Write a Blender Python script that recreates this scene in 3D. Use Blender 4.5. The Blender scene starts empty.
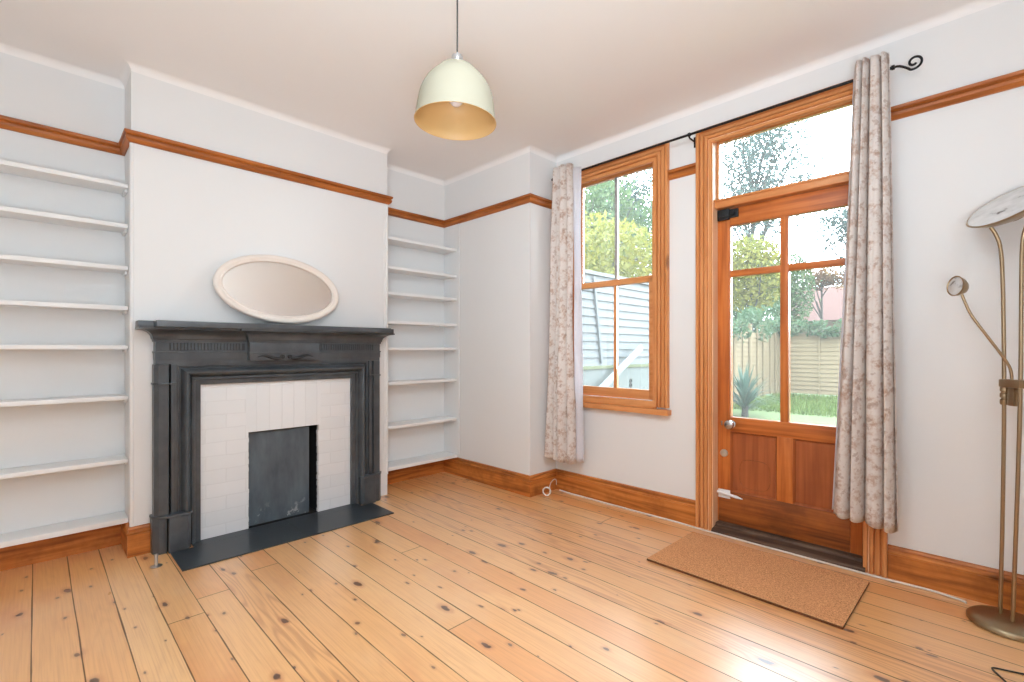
import bpy, bmesh, math, random
from mathutils import Vector, Matrix
R = math.radians
random.seed(7)
scene = bpy.context.scene
COL = scene.collection

# ------------------------------------------------------------------ materials
def srgb(r, g, b):
    f = lambda c: (c/12.92 if c <= .04045 else ((c+.055)/1.055)**2.4)
    return (f(r/255), f(g/255), f(b/255), 1)

def srgbo(r, g, b, k=.2):
    c = srgb(r, g, b); return (c[0]*k, c[1]*k, c[2]*k, 1)

class NT:
    def __init__(s, name):
        s.m = bpy.data.materials.new(name); s.m.use_nodes = True
        s.t = s.m.node_tree; s.t.nodes.clear()
        s.out = s.n('ShaderNodeOutputMaterial')
        s.b = s.n('ShaderNodeBsdfPrincipled')
        s.l(s.b.outputs[0], s.out.inputs[0])
    def n(s, k, **kw):
        o = s.t.nodes.new(k)
        for a, v in kw.items(): setattr(o, a, v)
        return o
    def l(s, a, b): s.t.links.new(a, b)
    def put(s, sock, v):
        if hasattr(v, 'is_output'): s.l(v, sock)
        else: sock.default_value = v
    def math(s, op, a, b=0.0, c=0.0, clamp=False):
        o = s.n('ShaderNodeMath', operation=op); o.use_clamp = clamp
        for i, v in enumerate((a, b, c)): s.put(o.inputs[i], v)
        return o.outputs[0]
    def mix(s, f, a, b, blend='MIX'):
        o = s.n('ShaderNodeMix', data_type='RGBA', blend_type=blend)
        s.put(o.inputs[0], f); s.put(o.inputs[6], a); s.put(o.inputs[7], b)
        return o.outputs[2]
    def ramp(s, f, stops):
        o = s.n('ShaderNodeValToRGB'); e = o.color_ramp.elements
        while len(e) < len(stops): e.new(.5)
        for i, (p, c) in enumerate(stops):
            e[i].position = p; e[i].color = c if len(c) == 4 else (*c, 1)
        s.l(f, o.inputs[0]); return o.outputs[0]
    def step(s, f, a, b):
        o = s.n('ShaderNodeMapRange'); o.interpolation_type = 'SMOOTHSTEP'
        s.put(o.inputs[0], f); o.inputs[1].default_value = a; o.inputs[2].default_value = b
        return o.outputs[0]
    def obj(s, scale=(1, 1, 1), loc=(0, 0, 0)):
        c = s.n('ShaderNodeTexCoord'); m = s.n('ShaderNodeMapping')
        m.inputs[3].default_value = scale; m.inputs[1].default_value = loc
        s.l(c.outputs['Object'], m.inputs[0]); return m.outputs[0]
    def noise(s, vec, scale=5, detail=4, rough=.5, dist=0):
        o = s.n('ShaderNodeTexNoise'); s.l(vec, o.inputs['Vector'])
        o.inputs['Scale'].default_value = scale; o.inputs['Detail'].default_value = detail
        o.inputs['Roughness'].default_value = rough; o.inputs['Distortion'].default_value = dist
        return o.outputs[0]
    def bump(s, h, strength=.2, dist=.01):
        o = s.n('ShaderNodeBump'); o.inputs[0].default_value = strength; o.inputs[1].default_value = dist
        s.l(h, o.inputs['Height']); s.l(o.outputs[0], s.b.inputs['Normal'])
    def set(s, color=None, rough=None, metal=None, spec=None):
        if color is not None: s.put(s.b.inputs['Base Color'], color)
        if rough is not None: s.put(s.b.inputs['Roughness'], rough)
        if metal is not None: s.put(s.b.inputs['Metallic'], metal)
        if spec is not None: s.put(s.b.inputs['Specular IOR Level'], spec)
        return s

def plain(name, color, rough=.5, metal=0, spec=.5, var=.04, vscale=6, bump=0):
    t = NT(name); n = t.noise(t.obj(), vscale, 4)
    dark = tuple(c*(1-var*2) for c in color[:3])+(1,)
    t.set(t.mix(n, dark, color), rough, metal, spec)
    if bump: t.bump(t.noise(t.obj(), 60, 3), bump, .004)
    return t.m

def wood(name, light, mid, dark, axis, rough=.38, knots=True, spec=.4, blotch=.5, seed=0.0, kscale=1.0):
    """pine / pitch pine with the grain along axis 0, 1 or 2"""
    t = NT(name)
    lo, hi = 1.2, 34.0
    sc = [hi]*3; sc[axis] = lo
    fine = t.noise(t.obj(sc, (seed, seed, seed)), 1.6, 5, .62)
    sc2 = [7.0]*3; sc2[axis] = .55
    wob = t.noise(t.obj(sc2, (seed*2, 1, 3)), 1.0, 3, .5)
    ring = t.math('SINE', t.math('MULTIPLY', wob, 46.0))
    ring = t.math('MULTIPLY_ADD', ring, .5, .5)
    f = t.math('ADD', t.math('MULTIPLY', fine, .80), t.math('MULTIPLY', ring, .20))
    col = t.ramp(f, [(.22, dark), (.5, mid), (.78, light)])
    bl = t.noise(t.obj((2.2, 2.2, 2.2), (seed, 4, 2)), 2.0, 5, .6)
    col = t.mix(t.math('MULTIPLY', t.step(bl, .46, .72), blotch), col, dark)
    if knots:
        ks = [9.0*kscale]*3; ks[axis] = 3.6*kscale
        v = t.n('ShaderNodeTexVoronoi'); t.l(t.obj(ks, (seed, seed*3, 1)), v.inputs['Vector'])
        v.inputs['Scale'].default_value = 1
        k = t.math('SUBTRACT', 1.0, t.step(v.outputs['Distance'], .05, .16))
        sep = t.n('ShaderNodeSeparateColor'); t.l(v.outputs['Color'], sep.inputs[0])
        k = t.math('MULTIPLY', k, t.math('GREATER_THAN', sep.outputs[0], .45))
        col = t.mix(t.math('MULTIPLY', k, .75), col, tuple(c*.35 for c in dark[:3])+(1,))
    t.set(col, rough, 0, spec)
    t.bump(fine, .12, .002)
    return t.m

def metal(name, color, rough=.3, var=.1):
    t = NT(name); n = t.noise(t.obj((8, 8, 60)), 2, 3)
    t.set(t.mix(n, tuple(c*(1-var) for c in color[:3])+(1,), color), rough, 1.0)
    return t.m

M = {}
def wallmat(name, col):
    t = NT(name)
    n = t.noise(t.obj(), 1.3, 4); n2 = t.noise(t.obj(), 38, 3)
    d = tuple(c*.965 for c in col[:3])+(1,)
    t.set(t.mix(n, d, col), .75, 0, .25)
    t.bump(n2, .05, .003)
    return t.m
M['wall'] = wallmat('wall_paint', srgb(231, 231, 231))
M['ceil'] = wallmat('ceiling_paint', srgb(243, 241, 240))
M['pale_pine'] = wood('pale_stripped_pine', srgb(250, 214, 178), srgb(244, 200, 158), srgb(224, 170, 122), 2, blotch=.2, seed=3.9, knots=False)
M['grey_bar'] = plain('grey_painted_bar', srgb(168, 166, 164), .5)
M['white_paint'] = plain('white_gloss_paint', srgb(238, 238, 238), .42, 0, .4, .02)

def floor_mat():
    t = NT('pine_floorboards')
    c = t.n('ShaderNodeTexCoord'); sp = t.n('ShaderNodeSeparateXYZ'); t.l(c.outputs['Object'], sp.inputs[0])
    x, y = sp.outputs[0], sp.outputs[1]
    W = .1305
    v = t.math('DIVIDE', t.math('ADD', y, .012), W)
    idx = t.math('FLOOR', v); fr = t.math('FRACT', v)
    def wn(val):
        o = t.n('ShaderNodeTexWhiteNoise', noise_dimensions='1D'); t.l(val, o.inputs['W']); return o.outputs[0]
    r1 = wn(t.math('ADD', idx, 11.3))
    xo = t.math('MULTIPLY_ADD', r1, 9.0, x)
    jl = t.math('DIVIDE', t.math('ADD', xo, 20.0), 6.5)
    jid = t.math('FLOOR', jl); jf = t.math('FRACT', jl)
    rb = wn(t.math('MULTIPLY_ADD', jid, 17.0, t.math('MULTIPLY', idx, 3.17)))
    rc = wn(t.math('MULTIPLY_ADD', jid, 5.0, t.math('MULTIPLY', idx, 7.91)))
    def vec(a, b, cc=0.0):
        o = t.n('ShaderNodeCombineXYZ'); t.put(o.inputs[0], a); t.put(o.inputs[1], b); t.put(o.inputs[2], cc); return o.outputs[0]
    rb50 = t.math('MULTIPLY', rb, 50.0)
    # growth-ring figure: a slow warp across the board gives cathedral arches
    warp = t.noise(vec(t.math('MULTIPLY', xo, .75), t.math('MULTIPLY', fr, 1.0), rb50), 1.0, 2, .5)
    ring = t.math('SINE', t.math('MULTIPLY', t.math('ADD', t.math('MULTIPLY', warp, 2.6), t.math('MULTIPLY', fr, .55)), 34.0))
    ring = t.math('MULTIPLY_ADD', ring, .5, .5)
    ring = t.math('POWER', ring, 2.2)
    fine = t.noise(vec(t.math('MULTIPLY', xo, 3.0), t.math('MULTIPLY', y, 170.0), rb50), 1.0, 4, .6)
    base = t.ramp(rb, [(0.0, srgb(236, 174, 104)), (.25, srgb(246, 193, 127)), (.5, srgb(241, 180, 109)), (.72, srgb(250, 201, 139)), (.88, srgb(241, 177, 106)), (1.0, srgb(234, 162, 88))])
    strong = t.math('MULTIPLY_ADD', t.math('GREATER_THAN', rc, .80), .36, .10)
    col = t.mix(t.math('MULTIPLY', ring, strong), base, srgb(176, 96, 34))
    col = t.mix(t.math('MULTIPLY', t.step(fine, .42, .72), .36), col, srgb(196, 126, 66))
    # worn and stained patches
    p = t.noise(vec(x, t.math('MULTIPLY', y, 1.8), rb50), 1.7, 4, .6)
    col = t.mix(t.math('MULTIPLY', t.step(p, .52, .75), .5), col, srgb(216, 134, 66))
    p2 = t.noise(vec(x, y, 0.0), 1.3, 4, .6)
    col = t.mix(t.math('MULTIPLY', t.step(p2, .5, .72), .3), col, srgb(246, 214, 176))
    # knots
    def knots(sx, sy, off, r0, r1_, dens):
        vo = t.n('ShaderNodeTexVoronoi', voronoi_dimensions='2D'); vo.inputs['Scale'].default_value = 1
        wob = t.noise(vec(t.math('MULTIPLY', x, 22.0), t.math('MULTIPLY', y, 30.0), off), 1.0, 2)
        t.l(vec(t.math('MULTIPLY_ADD', wob, .16, t.math('MULTIPLY_ADD', xo, sx, off)), t.math('MULTIPLY_ADD', wob, .1, t.math('MULTIPLY', y, sy)), off), vo.inputs['Vector'])
        s = t.n('ShaderNodeSeparateColor'); t.l(vo.outputs['Color'], s.inputs[0])
        on = t.math('GREATER_THAN', s.outputs[0], 1-dens)
        size = t.math('MULTIPLY_ADD', s.outputs[1], .9, .45)
        d = t.math('DIVIDE', t.math('MULTIPLY_ADD', wob, .03, t.math('SUBTRACT', vo.outputs['Distance'], .015)), size)
        core = t.math('MULTIPLY', t.math('SUBTRACT', 1.0, t.step(d, r0, r1_)), on)
        halo = t.math('MULTIPLY', t.math('SUBTRACT', 1.0, t.step(d, r1_*.8, r1_*2.4)), on)
        return core, halo
    k1, h1 = knots(3.1, 6.3, 3.7, .048, .072, .40)
    k2, h2 = knots(4.6, 8.5, 9.1, .034, .056, .40)
    col = t.mix(t.math('MULTIPLY', h1, .55), col, srgb(196, 112, 52))
    col = t.mix(t.math('MULTIPLY', h2, .4), col, srgb(190, 112, 58))
    col = t.mix(t.math('MULTIPLY', k1, .92), col, srgb(74, 38, 20))
    col = t.mix(t.math('MULTIPLY', k2, .85), col, srgb(92, 50, 28))
    # gaps between boards and butt joints
    gw = t.noise(vec(t.math('MULTIPLY', x, 2.2), idx, 5.0), 1.0, 3)
    half = t.math('MULTIPLY_ADD', t.step(gw, .3, .75), .030, .010)
    edge = t.math('SUBTRACT', .5, t.math('ABSOLUTE', t.math('SUBTRACT', fr, .5)))
    gap = t.math('SUBTRACT', 1.0, t.math('DIVIDE', edge, half), clamp=True)
    gap = t.step(gap, .05, .55)
    jd = t.math('SUBTRACT', .5, t.math('ABSOLUTE', t.math('SUBTRACT', jf, .5)))
    jg = t.math('LESS_THAN', jd, .0004)
    g = t.math('MAXIMUM', gap, t.math('MULTIPLY', jg, .8))
    col = t.mix(t.math('MULTIPLY', g, .85), col, srgb(62, 32, 18))
    rough = t.math('MULTIPLY_ADD', t.noise(vec(t.math('MULTIPLY', x, 2.0), t.math('MULTIPLY', y, 6.0), 2.0), 1.0, 4), .20, .22)
    t.set(col, rough, 0, .8)
    t.l(t.math('SUBTRACT', 1.0, g, clamp=True), t.b.inputs['Coat Weight'])
    t.b.inputs['Coat Roughness'].default_value = .36; t.b.inputs['Coat IOR'].default_value = 2.05
    hh = t.math('SUBTRACT', t.math('MULTIPLY', fine, .12), g)
    t.bump(hh, .25, .003)
    return t.m
M['floor'] = floor_mat()

PINE = (srgb(219, 156, 100), srgb(210, 142, 84), srgb(188, 116, 60))
M['pine_z'] = wood('joinery_pine_upright', *PINE, 2, blotch=.28, seed=1.3, kscale=.6)
M['pine_x'] = wood('joinery_pine_level', *PINE, 0, blotch=.28, seed=4.1, kscale=.6)
DOOR = (srgb(211, 131, 64), srgb(194, 110, 47), srgb(149, 75, 28))
M['door_z'] = wood('door_pine_upright', *DOOR, 2, blotch=.35, seed=2.2, knots=False)
M['door_x'] = wood('door_pine_level', *DOOR, 0, blotch=.35, seed=5.7, knots=False)
M['door_low'] = wood('door_pine_worn', srgb(178, 104, 44), srgb(150, 82, 34), srgb(96, 50, 22), 0, blotch=.6, seed=8.2)
M['door_panel'] = wood('door_panel_stained', srgb(180, 103, 56), srgb(163, 89, 46), srgb(136, 71, 37), 2, blotch=.3, seed=3.3, knots=False)
SK = (srgb(214, 140, 71), srgb(189, 114, 49), srgb(124, 67, 26))
M['skirt_x'] = wood('skirting_pine_x', *SK, 0, blotch=.65, seed=6.6, kscale=.7)
M['skirt_y'] = wood('skirting_pine_y', *SK, 1, blotch=.75, seed=7.1, kscale=.7)
RL = (srgb(196, 122, 58), srgb(170, 97, 40), srgb(124, 67, 25))
M['rail_x'] = wood('picture_rail_x', *RL, 0, knots=False, seed=1.9)
M['rail_y'] = wood('picture_rail_y', *RL, 1, knots=False, seed=2.9)
M['thresh'] = wood('weathered_threshold', srgb(128, 104, 84), srgb(92, 68, 52), srgb(54, 38, 28), 0, rough=.7, knots=False, blotch=.8)

def iron_paint():
    t = NT('charcoal_painted_timber')
    n = t.noise(t.obj(), 9, 5, .6); f = t.noise(t.obj((4, 40, 40)), 2, 4)
    col = t.ramp(n, [(.3, srgb(62, 65, 69)), (.7, srgb(84, 88, 92))])
    col = t.mix(t.math('MULTIPLY', t.step(t.noise(t.obj((1, 1, 1), (3, 3, 3)), 5, 5, .7), .68, .80), .25), col, srgb(110, 84, 66))
    t.set(col, .3, 0, .5); t.bump(f, .08, .003); return t.m
M['charcoal'] = iron_paint()
M['charcoal_dark'] = plain('charcoal_groove_shade', srgb(30, 29, 30), .5)  # darker charcoal that imitates shade in the carved grooves
def slate():
    t = NT('black_slate')
    n = t.noise(t.obj(), 6, 6, .65); n2 = t.noise(t.obj(), 30, 5, .7)
    col = t.ramp(n, [(.3, srgb(38, 43, 48)), (.7, srgb(62, 68, 74))])
    col = t.mix(t.math('MULTIPLY', t.step(n2, .66, .76), .6), col, srgb(150, 152, 152))
    sp = t.n('ShaderNodeSeparateXYZ'); c = t.n('ShaderNodeTexCoord'); t.l(c.outputs['Object'], sp.inputs[0])
    j = t.math('LESS_THAN', t.math('ABSOLUTE', t.math('SUBTRACT', sp.outputs[1], .01)), .003)
    col = t.mix(t.math('MULTIPLY', j, .6), col, srgb(20, 22, 24))
    t.set(col, t.math('MULTIPLY_ADD', n, .25, .22), 0, .5); t.bump(n2, .15, .003); return t.m
M['slate'] = slate()
def fireboard():
    t = NT('blue_grey_fireboard')
    n = t.noise(t.obj((1, 3, 1)), 4, 5, .6)
    col = t.ramp(n, [(.3, srgb(70, 80, 88)), (.7, srgb(98, 108, 116))])
    sp = t.n('ShaderNodeSeparateXYZ'); c = t.n('ShaderNodeTexCoord'); t.l(c.outputs['Object'], sp.inputs[0])
    chip = t.noise(t.obj(), 16, 6, .75)
    low = t.math('SUBTRACT', 1.0, t.step(sp.outputs[2], .0, .16))
    col = t.mix(t.math('MULTIPLY', t.math('MULTIPLY', t.step(chip, .56, .62), low), .8), col, srgb(190, 192, 192))
    t.set(col, .45); return t.m
M['fireboard'] = fireboard()
M['soot'] = plain('soot_black', srgb(20, 20, 21), .85, var=.2, vscale=20)
def bricks():
    t = NT('white_painted_brick')
    c = t.n('ShaderNodeTexCoord'); sp = t.n('ShaderNodeSeparateXYZ'); t.l(c.outputs['Object'], sp.inputs[0])
    wob = t.noise(t.obj(), 9, 3)
    def course(a, b, bw, rh):
        br = t.n('ShaderNodeTexBrick'); cb = t.n('ShaderNodeCombineXYZ'); t.l(a, cb.inputs[0]); t.l(b, cb.inputs[1])
        ad = t.n('ShaderNodeVectorMath', operation='MULTIPLY_ADD'); t.l(wob, ad.inputs[0]); ad.inputs[1].default_value = (.012,)*3; t.l(cb.outputs[0], ad.inputs[2])
        t.l(ad.outputs[0], br.inputs['Vector'])
        br.inputs['Scale'].default_value = 1; br.inputs['Brick Width'].default_value = bw; br.inputs['Row Height'].default_value = rh
        br.inputs['Mortar Size'].default_value = .005; br.inputs['Mortar Smooth'].default_value = .9
        br.inputs['Color1'].default_value = srgb(228, 229, 231); br.inputs['Color2'].default_value = srgb(223, 225, 227); br.inputs['Mortar'].default_value = srgb(219, 220, 222)
        return br
    b1 = course(sp.outputs[1], sp.outputs[2], .215, .082); b2 = course(sp.outputs[2], sp.outputs[1], .60, .076)
    ins = t.math('MULTIPLY', t.math('GREATER_THAN', sp.outputs[2], .606), t.math('LESS_THAN', t.math('ABSOLUTE', t.math('SUBTRACT', sp.outputs[1], .015)), .235))
    t.set(t.mix(ins, b1.outputs[0], b2.outputs[0]), .55, 0, .35)
    fac = t.mix(ins, b1.outputs['Fac'], b2.outputs['Fac'])
    h = t.math('SUBTRACT', t.math('MULTIPLY', t.noise(t.obj(), 26, 5), .6), t.math('MULTIPLY', fac, .45))
    t.bump(h, .22, .006); return t.m
M['brick'] = bricks()

M['cream_frame'] = plain('cream_frame_paint', srgb(236, 226, 217), .45, var=.04)
def mirror():
    t = NT('mirror_glass'); n = t.noise(t.obj(), 3, 2)
    t.set(t.mix(n, (.80, .79, .77, 1), (.86, .85, .83, 1)), .04, 1.0); return t.m
M['mirror'] = mirror()
M['shade_out'] = plain('cream_enamel', srgb(148, 142, 125), .7, spec=.1, var=.015)
M['shade_in'] = plain('warm_cream_enamel', srgb(216, 180, 122), .5, var=.02)
M['chrome'] = metal('chrome', (.58, .59, .61, 1), .28)
M['flex'] = plain('dark_flex', srgb(44, 42, 42), .5)
M['bulb'] = plain('opal_bulb', srgb(240, 238, 246), .2)
M['brass'] = metal('antique_brass', srgb(172, 150, 120), .3, .15)
M['brass_dark'] = metal('antique_brass_base', srgb(172, 154, 124), .28, .12)
def lampglass():
    t = NT('frosted_lamp_glass'); n = t.noise(t.obj((1, 1, 1), (5, 2, 1)), 16, 3, .5)
    col = t.ramp(n, [(.4, srgb(222, 222, 222)), (.62, srgb(206, 206, 206)), (.7, srgb(120, 116, 112))])
    t.set(col, .12, .1, .7); return t.m
M['lampglass'] = lampglass()
M['iron'] = plain('black_iron', srgb(38, 38, 40), .45, .6)
M['black'] = plain('black_metal_latch', srgb(32, 36, 40), .35, .4)
M['steel'] = metal('satin_steel', (.66, .65, .64, 1), .3)
M['knob'] = metal('aged_metal_knob', (.42, .39, .37, 1), .24)
M['cable_w'] = plain('white_cable', srgb(226, 220, 210), .5)
def coir():
    t = NT('coir_mat')
    n = t.noise(t.obj((1, 1, 1)), 170, 3, .7); b = t.noise(t.obj(), 5, 4)
    col = t.ramp(n, [(.3, srgb(166, 109, 66)), (.5, srgb(221, 160, 109)), (.72, srgb(255, 201, 149))])
    col = t.mix(t.math('MULTIPLY', t.step(b, .4, .7), .25), col, srgb(228, 166, 119))
    t.set(col, .95, 0, .1); t.bump(n, .8, .006); return t.m
M['coir'] = coir()
M['coir_edge'] = plain('coir_mat_edge', srgb(112, 70, 42), .95, var=.2, vscale=80)
def curtain():
    t = NT('floral_curtain')
    big = t.noise(t.obj((1, 1, 1)), 15, 3, .6); sm = t.noise(t.obj((1, 1, 1), (3, 1, 2)), 52, 5, .7)
    pat = t.math('MULTIPLY', t.step(big, .44, .62), t.step(sm, .36, .66))
    base = t.mix(t.noise(t.obj(), 70, 3), srgb(232, 223, 217), srgb(242, 237, 233))
    col = t.mix(t.math('MULTIPLY', pat, .72), base, srgb(186, 146, 116))
    sp = t.step(t.noise(t.obj((1, 1, 1), (9, 4, 7)), 27, 4, .6), .56, .64)
    col = t.mix(t.math('MULTIPLY', sp, .45), col, srgb(170, 138, 120))
    t.set(col, .9, 0, .15)
    tr = t.n('ShaderNodeBsdfTranslucent'); t.l(col, tr.inputs[0])
    mx = t.n('ShaderNodeMixShader'); mx.inputs[0].default_value = .32
    t.l(t.b.outputs[0], mx.inputs[1]); t.l(tr.outputs[0], mx.inputs[2]); t.l(mx.outputs[0], t.out.inputs[0])
    t.bump(t.noise(t.obj(), 240, 2), .15, .002)
    return t.m
M['curtain'] = curtain()
def lining():
    t = NT('curtain_lining'); n = t.noise(t.obj(), 90, 2)
    col = t.mix(n, srgb(226, 224, 230), srgb(238, 236, 240)); t.set(col, .9, 0, .15)
    tr = t.n('ShaderNodeBsdfTranslucent'); t.l(col, tr.inputs[0])
    mx = t.n('ShaderNodeMixShader'); mx.inputs[0].default_value = .35
    t.l(t.b.outputs[0], mx.inputs[1]); t.l(tr.outputs[0], mx.inputs[2]); t.l(mx.outputs[0], t.out.inputs[0]); return t.m
M['lining'] = lining()
def glass():
    t = NT('window_glass')
    tr = t.n('ShaderNodeBsdfTransparent'); tr.inputs[0].default_value = (.97, .985, .98, 1)
    gl = t.n('ShaderNodeBsdfGlossy'); gl.inputs['Roughness'].default_value = .02
    fr = t.n('ShaderNodeFresnel'); fr.inputs[0].default_value = 1.45
    mx = t.n('ShaderNodeMixShader'); t.l(fr.outputs[0], mx.inputs[0])
    du = t.n('ShaderNodeBsdfTranslucent'); du.inputs[0].default_value = (1, .985, .95, 1)
    dm_ = t.n('ShaderNodeMixShader'); dm_.inputs[0].default_value = .022      # pale veil mixed in to imitate haze over the bright garden
    t.l(tr.outputs[0], dm_.inputs[1]); t.l(du.outputs[0], dm_.inputs[2])
    t.l(dm_.outputs[0], mx.inputs[1]); t.l(gl.outputs[0], mx.inputs[2]); t.l(mx.outputs[0], t.out.inputs[0])
    return t.m
M['glass'] = glass()
# outside
def leafmat(name, a, b, c, trans=.45):
    t = NT(name); n = t.noise(t.obj(), 2.6, 4, .7)
    col = t.ramp(n, [(.3, a), (.5, b), (.72, c)]); t.set(col, .6, 0, .3)
    tr = t.n('ShaderNodeBsdfTranslucent'); t.l(col, tr.inputs[0])
    mx = t.n('ShaderNodeMixShader'); mx.inputs[0].default_value = trans
    t.l(t.b.outputs[0], mx.inputs[1]); t.l(tr.outputs[0], mx.inputs[2]); t.l(mx.outputs[0], t.out.inputs[0])
    return t.m
M['leaf_yellow'] = leafmat('yellow_green_leaves', srgbo(158, 178, 84), srgbo(220, 214, 84), srgbo(250, 236, 110))
M['leaf_green'] = leafmat('mid_green_leaves', srgbo(110, 148, 92), srgbo(152, 182, 118), srgbo(188, 206, 144))
M['leaf_grey'] = leafmat('grey_green_leaves', srgbo(92, 116, 112), srgbo(124, 148, 140), srgbo(156, 176, 164))
M['leaf_ivy'] = leafmat('ivy_leaves', srgbo(86, 130, 84), srgbo(134, 172, 118), srgbo(196, 212, 164))
M['leaf_red'] = leafmat('orange_leaves', srgbo(196, 120, 84), srgbo(222, 160, 112), srgbo(226, 200, 120))
M['leaf_spike'] = leafmat('spiky_blue_green_leaves', srgbo(112, 150, 128), srgbo(150, 184, 160), srgbo(190, 212, 190))
M['grass'] = leafmat('lawn_grass', srgbo(124, 160, 54), srgbo(160, 190, 70), srgbo(196, 214, 100), .3)
M['bark'] = plain('bark', srgbo(104, 92, 80), .9, var=.2, vscale=12, bump=.4)
M['lawn'] = plain('lawn_soil_green', srgbo(150, 172, 78), .95, var=.15, vscale=5)
def fence(name, a, b, axis=1):
    t = NT(name); sc = [24.0]*3; sc[axis] = 1.0
    n = t.noise(t.obj(sc), 1.5, 4, .6); m = t.noise(t.obj(), 1.1, 3)
    col = t.mix(t.math('MULTIPLY', m, .5), t.mix(n, a, b), tuple(c*.8 for c in a[:3])+(1,)); t.set(col, .85, 0, .2); return t.m
M['fence_tan'] = fence('weathered_tan_fence', srgbo(206, 176, 132), srgbo(240, 214, 172), 0)
M['fence_tan_y'] = fence('weathered_tan_fence_side', srgbo(206, 176, 132), srgbo(240, 214, 172), 1)
M['fence_white'] = fence('pale_grey_fence', srgbo(186, 184, 184), srgbo(226, 224, 224), 1)
M['garden_wall'] = plain('pale_render', srgbo(188, 190, 184), .9, var=.08, vscale=4)
M['moss'] = plain('mossy_coping', srgbo(178, 180, 130), .95, var=.15, vscale=6)
M['roof'] = plain('red_clay_roof', srgbo(160, 104, 88), .9, var=.12, vscale=9)
M['brick_far'] = plain('pale_brick_far', srgbo(170, 136, 116), .9, var=.1)
M['prop'] = plain('white_board', srgbo(232, 234, 236), .6)
M['paving'] = plain('pale_paving', srgbo(200, 200, 186), .9, var=.1)

# ------------------------------------------------------------------ object helpers
def tag(o, label=None, cat=None, group=None, kind=None):
    if label: o['label'] = label
    if cat: o['category'] = cat
    if group: o['group'] = group
    if kind: o['kind'] = kind
    return o
def thing(name, loc, label, cat, group=None, kind=None):
    o = bpy.data.objects.new(name, None); COL.objects.link(o); o.location = loc
    o.empty_display_size = .05
    return tag(o, label, cat, group, kind)
def root_loc(p):
    v = Vector((0, 0, 0))
    while p is not None:
        v += p.location; p = p.parent
    return v

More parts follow.
